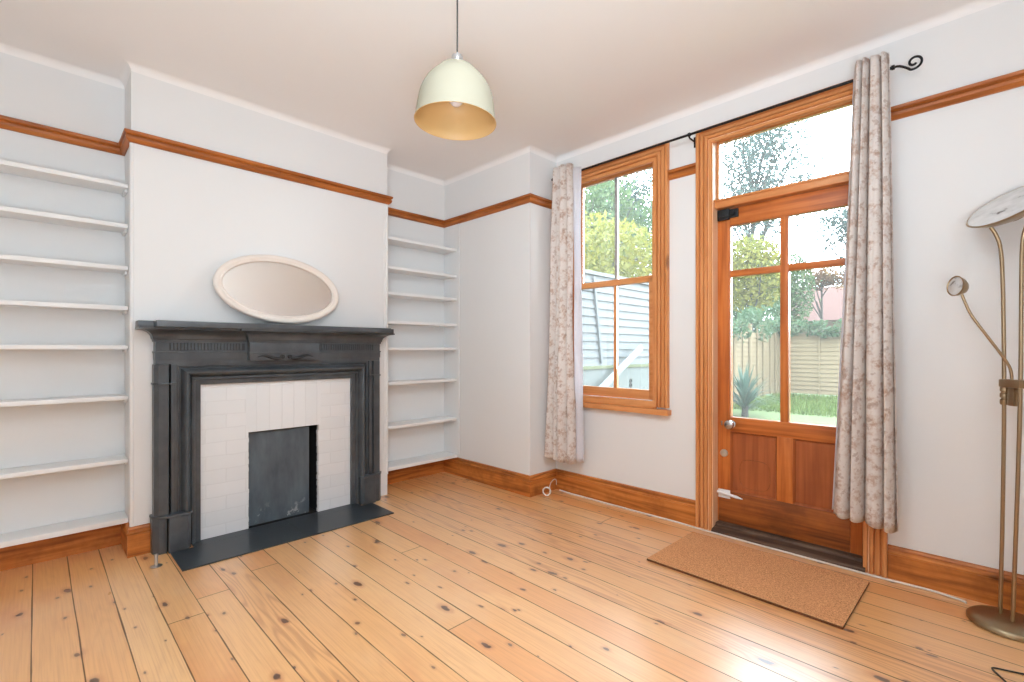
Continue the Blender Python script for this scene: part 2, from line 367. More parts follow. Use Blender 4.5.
class MB:
    """collects shapes given in room coordinates into one mesh"""
    def __init__(s): s.bm = bmesh.new(); s.mi = 0
    def _setmi(s, faces):
        for f in faces: f.material_index = s.mi
    def box(s, x0, y0, z0, x1, y1, z1, bev=0, seg=2, rot=None, about=None):
        b = bmesh.new(); bmesh.ops.create_cube(b, size=1)
        bmesh.ops.scale(b, vec=(abs(x1-x0), abs(y1-y0), abs(z1-z0)), verts=b.verts)
        if bev: bmesh.ops.bevel(b, geom=b.edges[:], offset=bev, segments=seg, profile=.6, affect='EDGES')
        c = Vector(((x0+x1)/2, (y0+y1)/2, (z0+z1)/2))
        bmesh.ops.translate(b, vec=c, verts=b.verts)
        if rot is not None: bmesh.ops.rotate(b, cent=about or c, matrix=rot, verts=b.verts)
        return s._merge(b)
    def _merge(s, b):
        for f in b.faces: f.material_index = s.mi
        me = bpy.data.meshes.new('t'); b.to_mesh(me); b.free()
        s.bm.from_mesh(me); bpy.data.meshes.remove(me); return s
    def lathe(s, prof, center=(0, 0, 0), axis=(0, 0, 1), n=40, closed=False, sx=1, sy=1):
        """prof = [(r, h)]"""
        b = bmesh.new(); rings = []
        for r, h in prof:
            if r < 1e-6: rings.append([b.verts.new((0, 0, h))])
            else: rings.append([b.verts.new((r*sx*math.cos(2*math.pi*k/n), r*sy*math.sin(2*math.pi*k/n), h)) for k in range(n)])
        pairs = list(zip(rings, rings[1:]))
        if closed: pairs.append((rings[-1], rings[0]))
        for a, c in pairs:
            for k in range(n):
                k2 = (k+1) % n
                if len(a) == 1 and len(c) == 1: continue
                if len(a) == 1: b.faces.new((a[0], c[k], c[k2]))
                elif len(c) == 1: b.faces.new((a[k], a[k2], c[0]))
                else: b.faces.new((a[k], a[k2], c[k2], c[k]))
        bmesh.ops.recalc_face_normals(b, faces=b.faces)
        q = Vector((0, 0, 1)).rotation_difference(Vector(axis).normalized())
        bmesh.ops.transform(b, matrix=Matrix.Translation(center) @ q.to_matrix().to_4x4(), verts=b.verts)
        return s._merge(b)
    def tube(s, pts, r, n=10, caps=True, smooth=0):
        pts = [Vector(p) for p in pts]
        for _ in range(smooth):
            q = [pts[0]]
            for a, c in zip(pts, pts[1:]): q += [a*.75+c*.25, a*.25+c*.75]
            pts = q+[pts[-1]]
        b = bmesh.new(); rings = []; m = len(pts); up = None
        for i, p in enumerate(pts):
            t = (pts[min(i+1, m-1)]-pts[max(i-1, 0)]).normalized()
            if up is None:
                up = Vector((0, 0, 1)) if abs(t.z) < .9 else Vector((1, 0, 0))
            a = t.cross(up).normalized(); up = a.cross(t).normalized()
            rr = r[i] if isinstance(r, (list, tuple)) and len(r) == m else (r if not isinstance(r, (list, tuple)) else r[0]+(r[-1]-r[0])*i/(m-1))
            rings.append([b.verts.new(p+(a*math.cos(2*math.pi*k/n)+up*math.sin(2*math.pi*k/n))*rr) for k in range(n)])
        for a, c in zip(rings, rings[1:]):
            for k in range(n): b.faces.new((a[k], a[(k+1) % n], c[(k+1) % n], c[k]))
        if caps: b.faces.new(rings[0][::-1]); b.faces.new(rings[-1])
        bmesh.ops.recalc_face_normals(b, faces=b.faces)
        return s._merge(b)
    def prism(s, poly, axis, a0, a1, bev=0):
        """poly in the plane across axis: axis 0 -> (y,z), 1 -> (x,z), 2 -> (x,y)"""
        def P(u, v, w): return (w, u, v) if axis == 0 else ((u, w, v) if axis == 1 else (u, v, w))
        b = bmesh.new()
        A = [b.verts.new(P(u, v, a0)) for u, v in poly]; B = [b.verts.new(P(u, v, a1)) for u, v in poly]
        b.faces.new(A); b.faces.new(B[::-1]); n = len(poly)
        for k in range(n): b.faces.new((A[k], B[k], B[(k+1) % n], A[(k+1) % n]))
        bmesh.ops.recalc_face_normals(b, faces=b.faces)
        if bev: bmesh.ops.bevel(b, geom=b.edges[:], offset=bev, segments=2, profile=.6, affect='EDGES')
        return s._merge(b)
    def sweep(s, path, prof, fmap, segs=None):
        """mitred sweep of a closed profile [(d, h)] along a 2-D path; d is to the right of travel"""
        n = len(path); pos = []
        for i, p in enumerate(path):
            p = Vector(p)
            d0 = (p-Vector(path[i-1])).normalized() if i > 0 else None
            d1 = (Vector(path[i+1])-p).normalized() if i < n-1 else None
            if d0 is None: d0 = d1
            if d1 is None: d1 = d0
            n0 = Vector((d0.y, -d0.x)); n1 = Vector((d1.y, -d1.x))
            m = (n0+n1); m = m/(m.length_squared/2) if m.length > 1e-6 else n0
            pos.append([fmap(*(p+m*d), h) for d, h in prof])
        for i in (segs if segs is not None else range(n-1)):
            b = bmesh.new(); A = [b.verts.new(q) for q in pos[i]]; B = [b.verts.new(q) for q in pos[i+1]]
            k = len(prof)
            for j in range(k): b.faces.new((A[j], B[j], B[(j+1) % k], A[(j+1) % k]))
            b.faces.new(A[::-1]); b.faces.new(B)
            bmesh.ops.recalc_face_normals(b, faces=b.faces)
            s._merge(b)
        return s
    def build(s, name, mats, parent=None, smooth=None, weld=False):
        if not isinstance(mats, (list, tuple)): mats = [mats]
        if weld: bmesh.ops.remove_doubles(s.bm, verts=s.bm.verts, dist=1e-5)
        off = root_loc(parent)
        if off.length: bmesh.ops.translate(s.bm, vec=-off, verts=s.bm.verts)
        me = bpy.data.meshes.new(name); s.bm.to_mesh(me); s.bm.free()
        for m in mats: me.materials.append(m)
        if smooth:
            for p in me.polygons: p.use_smooth = True
            me.set_sharp_from_angle(angle=R(smooth))
        o = bpy.data.objects.new(name, me); COL.objects.link(o)
        if parent is not None: o.parent = parent
        return o
def rebase(o, p):
    """move a top-level mesh's origin to p without moving the mesh"""
    o.data.transform(Matrix.Translation(-Vector(p))); o.location = p; return o
def flat(h): return lambda x, y, z: (x, y, z)
HM = lambda x, y, h: (x, y, h)

# ------------------------------------------------------------------ room shell
CZ = 2.67
XA, XB = -3.55, -3.29            # alcove back wall, chimney breast face
YB0, YB1 = .365, 1.925           # breast sides
YP, XC, YW = 2.67, -2.475, 2.98  # projecting wall, its corner, window wall
XR, YR = .95, -1.0
def struct(o, label=None): return tag(o, label, None, None, 'structure')

struct(MB().box(-3.9, -1.2, -.12, 1.15, 2.98, 0).build('floor', M['floor']))
WALLPATH = [(XA, YR), (XA, YB0), (XB, YB0), (XB, YB1), (XA, YB1), (XA, YP), (XC, YP), (XC, YW), (XR, YW)]
cb = MB().box(-3.9, -1.2, CZ, 1.15, 3.24, CZ+.12)
cr = .035
cove = [(0, CZ+.01), (0, CZ-cr)]+[(cr-cr*math.cos(a*math.pi/16), CZ-cr+cr*math.sin(a*math.pi/16)) for a in range(1, 9)]+[(cr, CZ+.01)]
cb.sweep(WALLPATH, cove, HM)
struct(cb.build('ceiling', M['ceil'], smooth=30))
struct(MB().box(-3.9, -1.2, -.05, XA, 3.2, CZ+.02).build('wall_left', M['wall']))
OY0, OY1, OZ = .937, 1.377, .606   # fire opening
XBK = XA+.001
wb = MB().box(XBK, YB0, 0, XB, OY0-.02, CZ+.01).box(XBK, OY1+.02, 0, XB, YB1, CZ+.01).box(XBK, OY0-.02, OZ+.02, XB, OY1+.02, CZ+.01)
# plaster corner bead on both corners below the picture rail
for yy in (YB0, YB1):
    s_ = 1 if yy == YB0 else -1
    wb.tube([(XB-.004, yy+s_*.004, .16), (XB-.004, yy+s_*.004, 2.245)], .011, 12)
    wb.box(XB-.002, yy+s_*.012, .16, XB+.003, yy+s_*.034, 2.245)
struct(wb.build('wall_chimney_breast', M['wall'], smooth=35))
struct(MB().box(-3.9, YP, -.05, XC, 3.2, CZ+.02).build('wall_back', M['wall']))
WX0, WX1, WZ0, WZ1 = -2.338, -1.59, .72, 2.46    # window opening
DX0, DX1, DZ1 = -1.235, -.405, 2.46             # door opening
T1 = 3.10
ww = MB().box(XC, YW, -.05, WX0, T1, CZ+.02).box(WX0, YW, -.05, WX1, T1, WZ0).box(WX0, YW, WZ1, WX1, T1, CZ+.02)
ww.box(WX1, YW, -.05, DX0, T1, CZ+.02).box(DX0, YW, DZ1, DX1, T1, CZ+.02).box(DX1, YW, -.05, 1.15, T1, CZ+.02)
ww.box(DX0, YW, -.2, DX1, T1, -.001)
struct(ww.build('wall_window', M['wall'], weld=False))
struct(MB().box(XR, -1.2, -.05, 1.15, YW, CZ+.02).build('wall_right', M['wall']))
struct(MB().box(XA, -1.2, -.05, XR, YR, CZ+.02).build('wall_rear', M['wall']))

# picture rails (trim) and skirtings (baseboard), one object for each stretch of wall
RAIL = [(0, 2.247), (.010, 2.247), (.016, 2.253), (.024, 2.262), (.026, 2.276), (.020, 2.284), (.030, 2.292), (.032, 2.304), (.026, 2.308), (0, 2.308)]
SKT = [(0, 0), (.018, 0), (.018, .118), (.022, .121), (.022, .128), (.014, .134), (.012, .143), (.016, .148), (.012, .156), (0, .160)]
SKP = WALLPATH
for i, (k, mat) in enumerate([(0, 'y'), (1, 'x'), (2, 'y'), (3, 'x'), (4, 'y'), (5, 'x'), (6, 'y')]):
    struct(MB().sweep(SKP, RAIL, HM, [k]).build('trim_%d' % (i+1), M['rail_'+mat]))
struct(MB().sweep([(XC, YP), (XC, YW), (-2.432, YW)], RAIL, HM, [1]).build('trim_8', M['rail_x']))
struct(MB().sweep([(-1.497, YW), (-1.308, YW)], RAIL, HM).build('trim_9', M['rail_x']))
struct(MB().sweep([(-.352, YW), (XR, YW)], RAIL, HM).build('trim_10', M['rail_x']))
struct(MB().sweep(SKP, SKT, HM, [0]).build('baseboard_left_alcove', M['skirt_y']))
struct(MB().sweep(SKP, SKT, HM, [1]).build('baseboard_breast_side', M['skirt_x']))
struct(MB().sweep([(XA, YB0), (XB, YB0), (XB, .452)], SKT, HM, [1]).build('baseboard_breast', M['skirt_y']))
struct(MB().sweep(SKP, SKT, HM, [4]).build('baseboard_right_alcove', M['skirt_y']))
struct(MB().sweep(SKP, SKT, HM, [5]).build('baseboard_back', M['skirt_x']))
struct(MB().sweep(SKP, SKT, HM, [6]).build('baseboard_corner', M['skirt_y']))
struct(MB().sweep([(XC, YP), (XC, YW), (-1.310, YW)], SKT, HM, [1]).build('baseboard_window', M['skirt_x']))
struct(MB().sweep([(-.350, YW), (XR, YW)], SKT, HM).build('baseboard_right', M['skirt_x']))

# ------------------------------------------------------------------ alcove shelves
ORD = ['topmost', 'second from top', 'third from top', 'fourth from top', 'fifth from top', 'sixth from top', 'seventh from top', 'lowest']
def shelves(tops, y0, y1, side, front, cleat_end):
    for i, (z, nm) in enumerate(zip(tops, ORD)):
        t = thing('wall_shelf', (XA, (y0+y1)/2, z-.024), '%s white painted shelf board in the alcove %s' % (nm, side), 'shelf',
                  'white shelves in the alcove '+side)
        th = .028 if i == 7 else .023
        b = MB().box(XA+.001, y0+.002, z-th, front, y1-.002, z, .003)
        b.build('board', M['white_paint'], t, smooth=40)
        if i < 7:
            for (a, c) in ((y0+.002, y0+.014), (y1-.014, y1-.002)):
                MB().box(XA+.002, a, z-th-.016, front-.035, c, z-th-.0005, .002).build('cleat', M['white_paint'], t)
shelves([2.045, 1.82, 1.586, 1.364, 1.146, .866, .515, .186], YR, YB0, 'left of the chimney breast', -3.385, 1)
shelves([2.025, 1.79, 1.584, 1.354, 1.142, .864, .514, .186], YB1, YP, 'right of the chimney breast', -3.36, 1)
# upright edging strip where the right-hand shelves meet the back wall
struct(MB().box(XA+.001, YP-.008, .19, -3.33, YP-.0005, 2.246, .002).build('trim_11', M['wall']))

# ------------------------------------------------------------------ fireplace
CY = 1.142
fp = thing('fireplace_surround', (XB, CY, 0), 'charcoal painted fireplace surround with carved frieze and white brick inset', 'fireplace')
def mir(b): pass
E0 = .002
# mantel shelf with a shallow break forward
mp = [(XB+E0, .383), (-3.195, .383), (-3.195, .452), (-3.105, .452), (-3.105, 1.848), (-3.195, 1.848), (-3.195, 1.925), (XB+E0, 1.925)]
b = MB().prism(mp, 2, 1.244, 1.279, .004)
b.build('mantel_shelf', M['charcoal'], fp, smooth=40)
# cornice: cove moulding under the shelf, returned at both ends
cov = [(0, 1.165), (.006, 1.165), (.008, 1.178)]+[(.012+.062*(1-math.cos(a*math.pi/12)), 1.182+.05*math.sin(a*math.pi/12)) for a in range(0, 7)]+[(.080, 1.234), (.080, 1.2435), (0, 1.2435)]
cp = [(XB+E0, .462), (-3.225, .462), (-3.225, 1.822), (XB+E0, 1.822)]
b = MB().sweep([(p[0], p[1]) for p in cp], [(-d*.0+d, h) for d, h in cov], lambda x, y, h: (x, y, h))
# the sweep's right-hand side must face the room: reverse when needed
b.box(XB+E0, .463, 1.165, -3.226, 1.821, 1.243)
b.build('cornice', M['charcoal'], fp, smooth=35)
# frieze board with fluted band
b = MB().box(XB+E0, .462, 1.112, -3.222, 1.822, 1.1645, .002)
b.box(XB+E0, .456, 1.104, -3.216, 1.828, 1.113, .002)
b.box(XB+E0, .460, 1.066, -3.221, 1.824, 1.104, .001)
b.box(XB+E0, .462, 1.040, -3.226, 1.822, 1.067, .001)
b.build('frieze', M['charcoal'], fp)
for ya, yb in ((.525, .905), (1.36, 1.765)):
    fg = MB().box(-3.2225, ya, 1.119, -3.2212, yb, 1.159).build('flute_shade_strip', M['charcoal_dark'], fp)  # dark strip behind the flutes, shade of their grooves put into the colour
    b = MB(); y = ya+.006
    while y < yb-.012:
        b.box(-3.224, y, 1.120, -3.2165, y+.0105, 1.158, .002); y += .0165
    b.build('fluting', M['charcoal'], fg)
# carved centre tablet
tab = MB().box(-3.23, .920, 1.056, -3.172, 1.345, 1.1645, .003)
tab.box(-3.23, .914, 1.100, -3.166, 1.351, 1.107, .002)
tabcov = [(d, h) for d, h in cov]
tab.sweep([(-3.24, .922), (-3.178, .922), (-3.178, 1.343), (-3.24, 1.343)], [(d*.8, h) for d, h in cov], HM)
t_o = tab.build('carved_tablet', M['charcoal'], fp, smooth=30)
def scroll(sgn):
    pts = []
    for k in range(40):
        u = k/39
        yy = .02+.150*u
        zz = 1.0755+.010*math.sin(u*2*math.pi*.95+math.pi*1.05)
        pts.append((-3.1725, CY-.010+sgn*yy, zz))
    return pts
b = MB()
for sg in (-1, 1):
    pts = scroll(sg); b.tube(pts, [.0025+.0085*math.sin(math.pi*(k/39)**.7) for k in range(40)], 8)
    cx = CY-.010+sg*.022
    b.tube([(-3.1725, cx+sg*(.012*(1-k/30))*math.cos(k*.32), 1.076+(.012*(1-k/30))*math.sin(k*.32)) for k in range(30)], .0062, 8)
b.build('scroll_carving', M['charcoal_dark'], t_o, smooth=50)
# pilasters with plinth blocks
for sg, nm in ((1, 'a'), (-1, 'b')):
    def Y(v): return v if sg == 1 else 2*CY-v
    def pr(bm_, pts, z0, z1, bev=0): return bm_.prism([(x, Y(y)) for x, y in pts], 2, z0, z1, bev)
    b = MB()
    pr(b, [(XB+E0, .456), (-3.232, .456), (-3.206, .474), (-3.206, .519), (-3.232, .525), (XB+E0, .525)], .19, 1.040, .0015)
    pr(b, [(XB+E0, .525), (-3.214, .532), (-3.214, .553), (-3.236, .556), (XB+E0, .556)], .19, 1.0395, .001)
    # astragal
    pr(b, [(XB+E0, .450), (-3.230, .450), (-3.199, .470), (-3.199, .556), (XB+E0, .556)], .928, .938, .002)
    pl = b.build('pilaster', M['charcoal'], fp)
    b = MB()
    pr(b, [(XB+E0, .447), (-3.232, .449), (-3.200, .476), (-3.200, .511), (-3.228, .515), (XB+E0, .52)], 0, .193, .003)
    pr(b, [(XB+E0, .514), (-3.184, .517), (-3.182, .522), (-3.182, .604), (-3.206, .624), (XB+E0, .628)], 0, .193, .002)
    pr(b, [(XB+E0, .443), (-3.228, .445), (-3.192, .474), (-3.176, .518), (-3.174, .612), (-3.205, .632), (XB+E0, .632)], .193, .209, .005)
    b.build('plinth', M['charcoal'], pl, smooth=40)
# bolection frame around the brick inset
def fm(u, v, h): return (XB+h, u, v)
fr_path = [(.556, .0072), (.556, 1.040), (2*CY-.556, 1.040), (2*CY-.556, .0072)]
bol = [(0, E0), (0, .060), (.012, .060), (.016, .048), (.024, .048), (.028, .066)]
bol += [(.028+.040*k/8, .066+.030*math.sin(k*math.pi/8)) for k in range(1, 9)]
bol += [(.074, .056), (.078, .066), (.090, .066), (.094, .050), (.122, .048), (.122, .030), (.116, E0)]
MB().sweep(fr_path, bol, fm).build('moulded_frame', M['charcoal'], fp, smooth=35)
# white painted brick inset with the fire opening
bx1 = XB+.028
bi = MB().box(XB+E0, .668, .0, bx1, OY0, .93).box(XB+E0, OY1, .0, bx1, 2*CY-.668, .93).box(XB+E0, OY0, OZ, bx1, OY1, .93)
for z in [i*.045 for i in range(13)]:      # ragged arrises of the opening
    for yy, s_ in ((OY0, 1), (OY1, -1)):
        d = random.uniform(.0005, .005)
        bi.box(bx1-.03, yy-s_*.004, z+.002, bx1-.001, yy+s_*d, z+random.uniform(.025, .05), .003)
bo = bi.build('brick_inset', M['brick'], fp)
# fire opening: sooty reveal and blue-grey board at the back
b = MB().box(-3.49, OY0-.0195, .001, XB-.0005, OY0, OZ+.0195).box(-3.49, OY1, .001, XB-.0005, OY1+.0195, OZ+.0195).box(-3.49, OY0, OZ, XB-.0005, OY1, OZ+.0195)
b.box(-3.535, OY0-.019, .001, -3.49, OY1+.019, OZ+.019)
b.box(-3.489, OY0, .0, XB+.0295, OY1, .006)
b.build('firebox', M['soot'], fp)
MB().box(-3.312, OY0+.002, .0065, -3.298, OY1-.050, OZ-.012, .002).build('fire_board', M['fireboard'], fp)

h = MB().box(-3.1735, .522, .0, -2.876, 1.734, .007, .002).box(XB+.03, .634, .0, -3.1735, 2*CY-.634, .0068)
h = h.build('hearth', M['slate']); rebase(h, (-3.02, CY, 0))
tag(h, 'black slate hearth slab laid flush on the floorboards before the fireplace', 'hearth')

# ------------------------------------------------------------------ oval mirror
mc = Vector((-3.232, 1.122, 1.512))
mr = thing('oval_mirror', (mc.x, mc.y, 1.283), 'oval mirror in cream painted frame leaning on the mantel shelf', 'mirror')
lean = R(-9); tilt = R(-3.0)
rotm = Matrix.Rotation(lean, 4, 'Y') @ Matrix.Rotation(tilt, 4, 'X')
A_, B_ = .382, .222
def ell_sweep(prof, n=96):
    b = bmesh.new(); rings = []
    for k in range(n):
        t = 2*math.pi*k/n
        nx, nz = math.cos(t)/A_, math.sin(t)/B_; l = math.hypot(nx, nz); nx /= l; nz /= l
        rings.append([b.verts.new((h, A_*math.cos(t)-nx*d, B_*math.sin(t)-nz*d)) for d, h in prof])
    for k in range(n):
        a, c = rings[k], rings[(k+1) % n]; m = len(prof)
        for j in range(m): b.faces.new((a[j], c[j], c[(j+1) % m], a[(j+1) % m]))
    bmesh.ops.recalc_face_normals(b, faces=b.faces); return b
b = ell_sweep([(0, -.010), (0, .004), (.006, .012), (.016, .016), (.026, .014), (.034, .008), (.040, .010), (.046, .006), (.048, -.001), (.046, -.010)])
bmesh.ops.transform(b, matrix=Matrix.Translation(mc) @ rotm, verts=b.verts)
mb = MB(); mb._merge(b); mb.build('frame', M['cream_frame'], mr, smooth=40)
b = bmesh.new()
vs = [b.verts.new((-.002, (A_-.045)*math.cos(2*math.pi*k/96), (B_-.045)*math.sin(2*math.pi*k/96))) for k in range(96)]
b.faces.new(vs); vs2 = [b.verts.new((-.006, v.co.y, v.co.z)) for v in vs]; b.faces.new(vs2[::-1])
for k in range(96): b.faces.new((vs[k], vs2[k], vs2[(k+1) % 96], vs[(k+1) % 96]))
bmesh.ops.recalc_face_normals(b, faces=b.faces)
bmesh.ops.transform(b, matrix=Matrix.Translation(mc) @ rotm, verts=b.verts)
mb = MB(); mb._merge(b); mb.build('mirror_glass', M['mirror'], mr)

# ------------------------------------------------------------------ pendant lamp
px, py = -1.4465, 1.1485
pz = 1.997        # rim
pd = thing('pendant_lamp', (px, py, CZ), 'cream dome pendant lamp hanging from ceiling on dark flex', 'lamp')
S = .00386
MB().lathe([(0, CZ-.034), (.02, CZ-.034), (.046, CZ-.022), (.05, CZ-.001), (0, CZ-.001)], (px, py, 0)).build('ceiling_rose', M['white_paint'], pd, smooth=40)
MB().tube([(px, py, CZ-.03), (px, py, pz+.262)], .0032, 10).build('cord', M['flex'], pd, smooth=60)
MB().lathe([(0, pz+.268), (.006, pz+.268), (.007, pz+.259), (.0195, pz+.257), (.0215, pz+.254), (.0215, pz+.238), (.0195, pz+.236), (.0225, pz+.234), (.0225, pz+.214), (0, pz+.214)], (px, py, 0)).build('cap', M['chrome'], pd, smooth=40)
outer = [(.020, .2165), (.038, .2150), (.058, .2105), (.070, .2035), (.0765, .194), (.080, .1895), (.083, .1885), (.094, .1785), (.1085, .163), (.120, .147), (.129, .131), (.1365, .113), (.142, .094), (.1455, .074), (.148, .055), (.151, .03), (.1555, .002), (.1575, .0)]
inner = [(.1555, -.001), (.1525, .002), (.148, .03), (.145, .055), (.1425, .074), (.139, .094), (.1335, .112), (.126, .13), (.117, .145), (.105, .161), (.09, .176), (.07, .19), (.04, .208), (.02, .212)]
sh = MB().lathe([(r, pz+z) for r, z in outer], (px, py, 0), n=72).build('shade', M['shade_out'], pd, smooth=50)
MB().lathe([(r, pz+z) for r, z in [(.1574, -.0002)]+inner], (px, py, 0), n=72).build('shade_lining', M['shade_in'], sh, smooth=60)['label'] = 'warm cream inside of shade'
MB().lathe([(0, pz+.062), (.014, pz+.065), (.025, pz+.076), (.029, pz+.091), (.026, pz+.108), (.018, pz+.128), (.014, pz+.142), (.016, pz+.144), (.017, pz+.208), (0, pz+.208)], (px, py, 0), n=32).build('bulb', M['bulb'], pd, smooth=50)
# the shade hangs a little out of true
RT = Matrix.Rotation(R(1.6), 4, Vector((-.7071, .7071, 0)))
ax = Matrix.Translation((0, 0, pz+.25-CZ))
for o_ in [q for q in bpy.data.objects if q.parent in (pd, sh) and q.name.split('.')[0] in ('cap', 'shade', 'shade_lining', 'bulb')]:
    o_.data.transform(ax @ RT @ ax.inverted())

# ------------------------------------------------------------------ sash window
win = thing('window_1', ((WX0+WX1)/2, YW, WZ0), 'pine sash window beside the garden door', None, None, 'structure')
def archmap(u, v, h): return (u, YW-h, v)
ARC = [(0, 0), (0, .030), (.006, .036), (.014, .036), (.019, .030), (.021, .014), (.025, .012), (.028, .024), (.046, .024), (.048, .014), (.052, .014), (.054, .030), (.064, .032), (.072, .026), (.075, .012), (.080, .012), (.083, .022), (.102, .022), (.106, .016), (.106, 0)]
# architrave: d measured inward from the outer edge; path runs so that the opening is on its right
AX0, AX1, AZ1 = -2.432, -1.498, 2.505
AP = [(AX0, .735), (AX0, AZ1), (AX1, AZ1), (AX1, .735)]
MB().sweep(AP, ARC, archmap, [0, 2]).build('architrave', M['pine_z'], win, smooth=30)
MB().sweep(AP, ARC, archmap, [1]).build('architrave_head', M['pine_x'], win, smooth=30)
b = MB().box(WX0, YW-.012, WZ0, WX0+.025, T1-.01, WZ1).box(WX1-.025, YW-.012, WZ0, WX1, T1-.01, WZ1).box(WX0+.025, YW-.012, WZ1-.02, WX1-.025, T1-.01, WZ1)
b.box(WX0+.025, YW+.02, WZ0, WX1-.025, T1+.06, WZ0+.03)
b.build('jamb_lining', M['pine_z'], win)
MB().box(AX0-.002, YW-.055, .686, AX1+.014, YW+.02, .722, .006).build('window_board', M['pine_x'], win, smooth=40)
MB().box(AX0+.10, YW-.022, .7225, AX1-.10, YW+.018, .772, .003).build('apron_rail', M['pine_x'], win, smooth=40)
SX0, SX1 = WX0+.026, WX1-.026
def sash(nm, y0, y1, z0, z1, rb, rt, gx):
    s_ = MB()
    s_.box(SX0, y0, z0, SX0+.042, y1, z1, .003).box(SX1-.048, y0, z0, SX1, y1, z1, .003)
    s_.box(SX0+.042, y0, z0, SX1-.048, y1, z0+rb, .003).box(SX0+.042, y0, z1-rt, SX1-.048, y1, z1, .003)
    so = s_.build(nm, M['pine_x'], win, smooth=40)
    MB().box(gx-.010, y0+.004, z0+rb, gx+.010, y1-.004, z1-rt, .003).build('glazing_bar', M['grey_bar'] if nm == 'upper_sash' else M['pine_z'], so, smooth=40)
    yc = (y0+y1)/2
    MB().box(SX0+.043, yc-.002, z0+rb+.001, gx-.0105, yc+.002, z1-rt-.001).build('glass_pane', M['glass'], so)
    MB().box(gx+.0105, yc-.002, z0+rb+.001, SX1-.049, yc+.002, z1-rt-.001).build('glass_pane', M['glass'], so)
    return so
low = sash('lower_sash', 3.008, 3.048, .773, 1.637, .068, .042, -1.942)
upp = sash('upper_sash', 3.052, 3.090, 1.600, 2.438, .036, .030, -1.962)
b = MB().box(-1.955, 3.022, 1.6375, -1.925, 3.044, 1.646, .002).lathe([(0, 0), (.008, 0), (.009, .006), (.004, .012), (.007, .02), (0, .024)], (-1.94, 3.034, 1.645))
b.build('sash_fastener', M['steel'], low, smooth=40)

# ------------------------------------------------------------------ garden door
door = thing('door_1', ((DX0+DX1)/2, YW, 0), 'half-glazed pine garden door with fanlight over it', None, None, 'structure')
BX0, BX1 = -1.308, -.351
ARD = [(0, 0), (0, .030), (.006, .036), (.015, .036), (.020, .030), (.022, .014), (.026, .012), (.029, .024), (.046, .024), (.048, .014), (.052, .014), (.054, .030), (.063, .032), (.070, .026), (.073, .012), (.077, .012), (.080, .022), (.095, .022), (.098, .016), (.098, 0)]
AP = [(BX0, .001), (BX0, AZ1), (BX1, AZ1), (BX1, .001)]
MB().sweep(AP, ARD, archmap, [0, 2]).build('architrave', M['pine_z'], door, smooth=30)
MB().sweep(AP, ARD, archmap, [1]).build('architrave_head', M['pine_x'], door, smooth=30)
jx0, jx1 = -1.206, -.436
b = MB().box(DX0, YW-.014, .0, jx0, T1-.01, DZ1).box(jx1, YW-.014, .0, DX1, T1-.01, DZ1).box(jx0, YW-.014, 2.428, jx1, T1-.01, DZ1)
b.build('door_frame', M['pale_pine'], door)
MB().box(jx0+.0005, YW+.012, 2.0, jx1-.0005, YW+.10, 2.052, .006).box(jx0+.0005, YW+.004, 2.0405, jx1-.0005, YW+.05, 2.052, .003).build('transom_bar', M['pine_x'], door, smooth=40)
fl = MB().box(jx0+.001, 3.026, 2.0525, jx0+.012, 3.06, 2.4275, .002).box(jx1-.012, 3.026, 2.0525, jx1-.001, 3.06, 2.4275, .002).box(jx0+.012, 3.026, 2.0525, jx1-.012, 3.06, 2.064, .002).box(jx0+.012, 3.026, 2.416, jx1-.012, 3.06, 2.4275, .002)
fl = fl.build('fanlight', M['pine_x'], door)
MB().box(jx0+.0125, 3.041, 2.0645, jx1-.0125, 3.045, 2.4155).build('glass_pane', M['glass'], fl)
LY0, LY1 = 3.036, 3.078
lx0, lx1 = jx0+.002, jx1-.002
gx0, gm0, gm1, gx1 = -1.128, -.848, -.806, -.514
zs = dict(b0=.050, b1=.245, k0=.617, k1=.706, h0=1.572, h1=1.610, t0=1.888, t1=1.997)
lf = MB().box(lx0, LY0, zs['b0'], gx0, LY1, zs['t1'], .003).box(gx1, LY0, zs['b0'], lx1, LY1, zs['t1'], .003)
lf.box(gm0, LY0, zs['k1'], gm1, LY1, zs['t0'], .003).box(-.866, LY0, zs['b1'], -.783, LY1, zs['k0'], .003)
lf = lf.build('door_leaf', M['door_z'], door, smooth=40)
b = MB().box(gx0, LY0+.0005, zs['t0'], gx1, LY1, zs['t1'], .003).box(gx0, LY0+.0005, zs['k0'], gx1, LY1, zs['k1'], .003)
b.box(gx0, LY0+.0005, zs['h0'], gm0, LY1, zs['h1'], .003).box(gm1, LY0+.0005, zs['h0'], gx1, LY1, zs['h1'], .003)
b.build('rails', M['door_x'], lf, smooth=40)
MB().box(gx0-.07, LY0-.001, zs['b0'], gx1, LY1, zs['b1'], .003).build('bottom_rail', M['door_low'], lf, smooth=40)
for a, c in ((gx0, -.866), (-.783, gx1)):
    p = MB().box(a-.006, LY0+.017, zs['b1']-.006, c+.006, LY0+.03, zs['k0']+.006)
    # bead round the panel
    p.sweep([(a, zs['b1']), (a, zs['k0']), (c, zs['k0']), (c, zs['b1']), (a, zs['b1'])], [(0, 0), (0, -.014), (.006, -.009), (.011, 0)], lambda u, v, h_: (u, LY0+.017+h_, v))
    p.build('panel', M['door_panel'], lf)
